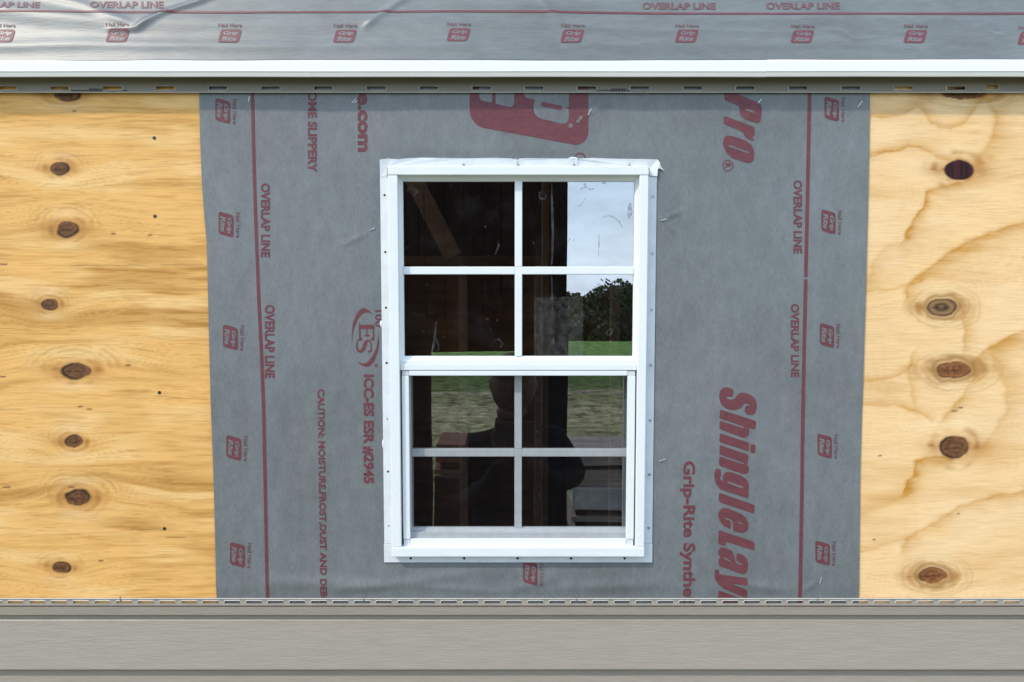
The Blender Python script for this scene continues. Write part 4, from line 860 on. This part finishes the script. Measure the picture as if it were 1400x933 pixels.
def trunk_mesh(h, r0):
    b = bmesh.new(); me = bpy.data.meshes.new('trunk')
    def cone(p, q, ra, rb):
        p = Vector(p); q = Vector(q); z_ = (q - p).normalized(); x_ = z_.orthogonal().normalized(); y_ = z_.cross(x_)
        A = [b.verts.new(p + (x_ * math.cos(k * math.pi / 4) + y_ * math.sin(k * math.pi / 4)) * ra) for k in range(8)]; B = [b.verts.new(q + (x_ * math.cos(k * math.pi / 4) + y_ * math.sin(k * math.pi / 4)) * rb) for k in range(8)]
        for k in range(8): b.faces.new((A[k], A[(k + 1) % 8], B[(k + 1) % 8], B[k]))
    cone((0, 0, 0), (.1, 0, h * .5), r0, r0 * .6); cone((.1, 0, h * .5), (0, .1, h * .9), r0 * .6, r0 * .2)
    for k in range(7): a = k * .9; z_ = h * (.35 + .07 * k); cone((.07, 0, z_), (1.4 * math.cos(a), 1.4 * math.sin(a), z_ + 1.2), r0 * .35, r0 * .1)
    b.to_mesh(me); b.free(); me.materials.append(M['bark']); return me
CM = []
for i in range(4):
    c = crown_mesh(20 + i, 8.5, 2.3 + .3 * (i % 2)); c.materials.append(LM[i % 3]); CM.append(c)
TM = trunk_mesh(9.5, .22)
tl = ['dense dark green tree mirrored in the upper right pane, left end of the row', 'dark leafy tree mirrored beside the pane muntin, low crown', 'rounded dark green tree mirrored near the middle of the tree row', 'taller dark tree mirrored at the right part of the tree row', 'tall blue green tree mirrored at the right pane edge']
rt = random.Random(2)
spots = [(-12, 700), (-20, 735)] + [(0, 0)] * 0
tu = [640, 690, 735, 772, 792, 812, 834, 852, 872, 905, 950]; ttop = [405, 400, 402, 396, 400, 398, 388, 382, 378, 385, 390]
for i, (u, tv) in enumerate(zip(tu, ttop)):
    yv = 62 + rt.uniform(-6, 8); q = V(u, tv, yv); top = q.z; base = top - 9.2; e_ = empty('tree', (q.x, q.y, base), rt.uniform(0, 6))
    sc = (top - base) / 9.0; e_.scale = (sc, sc, sc)
    tag(e_, {0: 'leftmost dark green tree of the row beyond the lawn', 1: 'second tree from the left in the row beyond the lawn', 2: 'third tree from the left in the row beyond the lawn', 8: 'tree just right of the tallest one in the row beyond the lawn', 9: 'second tree from the right in the row beyond the lawn', 10: 'rightmost dark green tree of the row beyond the lawn'}[i] if i not in range(3, 8) else tl[i - 3], 'tree', 'trees beyond the lawn behind the photographer')
    for nm, me in (('crown', CM[i % 4]), ('trunk', TM)): o = bpy.data.objects.new(nm, me); COL.objects.link(o); o.parent = e_; o.rotation_euler = (0, 0, 0)
# far-off wood behind them
vs = []; fs = []; r = random.Random(8)
for k in range(9000):
    x = r.uniform(-60, 75); y = -r.uniform(78, 96); z_ = r.uniform(-9.5, .6 + 1.0 * math.sin(x * .3)) ; s = r.uniform(.3, .7); a = Vector((r.gauss(0, 1), r.gauss(0, 1), r.gauss(0, 1))).normalized(); c = a.orthogonal().normalized(); e2 = a.cross(c); p = Vector((x, y, z_)); o_ = len(vs)
    vs += [p + c * s, p + e2 * s, p - c * s, p - e2 * s]; fs.append((o_, o_ + 1, o_ + 2, o_ + 3))
tag(pyd('distant_wood', vs, fs, LM[0]), 'mass of dark woodland far beyond the lawn', 'woodland', kind='stuff')

# dark boarded shelter whose posts and gable stand between lawn and shed
YV = 4.5; sh = empty('boarded_shelter', (V(650, 480, YV).x, -YV, 0)); tag(sh, 'dark boarded lean to front with two posts, standing behind the photographer', 'shelter')
xa, xb = V(480, 480, YV).x, V(775.5, 480, YV).x; zlo = V(650, 481, YV).z; ztop = V(650, 205, YV).z
w0 = xa; yy = -YV + .012
while w0 < xb - .01:
    w1 = min(w0 + .15, xb); bx('gable_board', w0, w1 - .004, yy - .03, yy, zlo + .12, ztop, M['darkstain'], sh, .003); w0 = w1
bx('gable_backing', xa + .01, xb - .012, yy - .05, yy - .031, zlo + .1, ztop - .01, M['darkstain'], sh, 0); bx('side_backing', xa + .01, V(590, 560, YV).x - .01, yy - .05, yy - .031, 0, zlo, M['darkstain'], sh, 0)
bx('header_beam', xa, xb, yy - .08, yy + .01, zlo, zlo + .12, M['darkstain'], sh, .004)
bx('side_board', V(711, 560, YV).x, xb - .204, yy - .03, yy, 0, zlo, M['darkstain'], sh, .003)  # extra panel added to keep the reflection beside the person dark
bx('post', xb - .20, xb, yy - .1, yy + .012, 0, zlo, M['darkstain'], sh, .004)
w0 = xa; xe = V(590, 560, YV).x
while w0 < xe - .01:
    w1 = min(w0 + .15, xe); bx('side_board', w0, w1 - .004, yy - .03, yy, 0, zlo, M['darkstain'], sh, .003); w0 = w1
w0 = xe + .004; xw = xb - .205; zw = V(650, 662, YV).z
while w0 < xw - .01:
    w1 = min(w0 + .15, xw); bx('low_board', w0, w1 - .004, yy - .07, yy - .04, 0, zw, M['darkstain'], sh, .003); w0 = w1  # low wall added to make the near ground reflect dark
bx('low_cap', xe + .004, xw, yy - .10, yy - .02, zw + .001, zw + .04, M['darkstain'], sh, .003)
bx('low_backing', xe + .004, xw, yy - .085, yy - .071, 0, zw, M['darkstain'], sh, 0)
bx('post', xa, xa + .12, yy - .24, yy - .1, 0, zlo + .5, M['darkstain'], sh, .004)

# stacks of lumber
def stack(x0, x1, y0, levels, label, mm_, wrap=None):
    e_ = tag(empty('lumber_stack', ((x0 + x1) / 2, y0, 0)), label, 'lumber stack'); z_ = .0
    for k, (hh, kind) in enumerate(levels):
        if kind == 'g': 
            for xx in (x0 + .05, (x0 + x1) / 2, x1 - .15): bx('spacer_block', xx, xx + .09, y0 - .7, y0 - .02, z_, z_ + hh, M['darkstain'], e_, .003)
        elif kind == 'w': bx('wrapped_bundle', x0 + .02, x1 - .03, y0 - .7, y0 + .004, z_ + .002, z_ + hh - .002, M['wrap'], e_, .012)
        else:
            off = random.uniform(-.02, .02)
            for j in range(5): bx('plank', x0 + off, x1 + off, y0 - .15 * (j + 1) + .006, y0 - .15 * j, z_ + .001, z_ + hh - .001, mm_, e_, .003)
        z_ += hh
    return e_
random.seed(5)
xs0 = V(779, 650, 4.6).x
stack(xs0, xs0 + 1.6, -4.6, [(.10, 'g'), (.04, 'p'), (.06, 'g'), (.045, 'p'), (.05, 'g'), (.20, 'w'), (.05, 'p'), (.09, 'p'), (.04, 'g'), (.05, 'p'), (.05, 'p')], 'grey lumber stack with a white wrapped bundle, mirrored low in the right pane', M['gapboard'])
xs1 = V(594, 640, 6.5).x
stack(xs1, xs1 + .36, -6.5, [(.12, 'g'), (.05, 'p'), (.08, 'g'), (.05, 'p'), (.05, 'p'), (.05, 'p'), (.05, 'p')], 'reddish lumber stack mirrored low in the left lower panes', M['redwood'])

# ------------------------------------------------------------------ the photographer
def skinned(name, pts, edges, m, parent, sub=2, root=0):
    me = bpy.data.meshes.new(name); me.from_pydata([tuple(p[:3]) for p in pts], edges, []); o = link(name, me, parent, [m])
    sk_ = o.modifiers.new('skin', 'SKIN'); sv = me.skin_vertices[0].data
    for k, p in enumerate(pts): r_ = p[3]; r2 = p[4] if len(p) > 4 else r_; sv[k].radius = (r_, r2); sv[k].use_root = (k == root)
    s_ = o.modifiers.new('sub', 'SUBSURF'); s_.levels = sub; s_.render_levels = sub; sk_.use_smooth_shade = True; return o
YP = 1.72; hc = V(698, 527, YP); px_, py_ = hc.x + .012, hc.y
per = tag(empty('person', (px_, py_, 0)), 'person in dark jacket raising a phone with both hands, mirrored in the lower panes', 'person')
T = lambda x, y, z_, r_, r2=None: (px_ + x, py_ + y, z_, r_, r2 or r_)
headz = hc.z
shz = V(700, 590, YP).z
sL = -.175; sR = .215
body = [T(0.0, 0, .95, .185, .12), T(0.0, 0, 1.12, .19, .12), T(0.01, 0, shz - .14, .20, .12), T(.01, 0, shz + .015, .09, .075), T(.005, 0, shz + .075, .078, .065),
        T(-.165, 0, shz - .05, .060), T(-.185, -.02, shz - .30, .066), T(-.10, .20, shz - .19, .042), T(-.045, .32, shz - .06, .032),
        T(.18, 0, shz - .035, .066), T(.265, -.01, shz - .20, .062), T(.15, .22, shz - .17, .042), T(.07, .33, shz - .05, .032)]
skinned('jacket', body, [(0, 1), (1, 2), (2, 3), (3, 4), (2, 5), (5, 6), (6, 7), (7, 8), (2, 9), (9, 10), (10, 11), (11, 12)], M['cloth'], per)
leg = [T(0, 0, .97, .15, .11), T(-.09, 0, .86, .09), T(-.11, .02, .48, .062), T(-.12, 0, .10, .045), T(.09, 0, .86, .09), T(.12, .02, .48, .062), T(.13, 0, .10, .045)]
skinned('trousers', leg, [(0, 1), (1, 2), (2, 3), (0, 4), (4, 5), (5, 6)], M['denim'], per)
for s_ in (-1, 1): skinned('shoe', [T(s_ * .125, -.04, .05, .045), T(s_ * .13, .08, .045, .045), T(s_ * .14, .17, .035, .036)], [(0, 1), (1, 2)], M['black'], per)
def head_mesh(k, cut):
    b = bmesh.new(); bmesh.ops.create_uvsphere(b, u_segments=32, v_segments=24, radius=1)
    for w in b.verts:
        x, y, z_ = w.co; jaw = 1 - .13 * max(0, -z_) ** 1.5; nx_, ny_, nz_ = x * .079 * jaw * (1 + .16 * math.exp(-((z_ + .6) / .3) ** 2)), y * .098 * (1 - .12 * max(0, -z_)), z_ * .118
        if not cut and y > .3:
            ny_ += .024 * math.exp(-(x / .13) ** 2 - ((z_ + .12) / .20) ** 2) + .006 * math.exp(-(x / .3) ** 2 - ((z_ + .5) / .09) ** 2) - .010 * (math.exp(-((x - .4) / .16) ** 2 - ((z_ - .08) / .1) ** 2) + math.exp(-((x + .4) / .16) ** 2 - ((z_ - .08) / .1) ** 2))
        if not cut and abs(x) > .85: nx_ *= 1 + .20 * math.exp(-(z_ / .28) ** 2 - ((y + .1) / .3) ** 2)
        w.co = (nx_ * k, ny_ * k, nz_ * k)
    if cut: bmesh.ops.delete(b, geom=[f for f in b.faces if (f.calc_center_median().z < .035 and f.calc_center_median().y > -.01) or f.calc_center_median().z < -.05], context='FACES')
    bmesh.ops.translate(b, verts=b.verts, vec=(px_, py_ + .01, headz + .005)); me = bpy.data.meshes.new('head'); b.to_mesh(me); b.free(); me.shade_smooth(); return me
link('head', head_mesh(1.1, False), per, [M['skin']]); link('hair', head_mesh(1.135, True), per, [M['hair']])
skinned('neck', [T(-.005, 0, shz + .04, .082), T(-.005, .01, headz - .07, .074)], [(0, 1)], M['skin'], per)
for s_, ws in ((-1, -.05), (1, .07)):
    hb = [T(ws, .34, shz - .02, .026), T(ws + s_ * .004, .37, shz + .03, .030, .018)]; ed = [(0, 1)]
    for f_ in range(4):
        a0 = len(hb); ox = ws + s_ * (.024 - .014 * f_); hb += [T(ox, .385, shz + .055 + .002 * f_, .0095), T(ox - s_ * .012, .41, shz + .075 - .004 * f_, .0088), T(ox - s_ * .03, .405, shz + .085 - .006 * f_, .008)]; ed += [(1, a0), (a0, a0 + 1), (a0 + 1, a0 + 2)]
    a0 = len(hb); hb += [T(ws - s_ * .025, .36, shz + .03, .011), T(ws - s_ * .04, .375, shz + .055, .0095)]; ed += [(1, a0), (a0, a0 + 1)]
    skinned('hand', hb, ed, M['skin'], per, 1)
ph = tag(empty('phone', (px_ + .01, py_ + .42, shz + .03)), 'slim black phone held up in both hands of the mirrored person', 'phone')
bx('phone_body', px_ - .065, px_ + .085, py_ + .416, py_ + .424, shz + .04, shz + .112, M['black'], ph, .003)
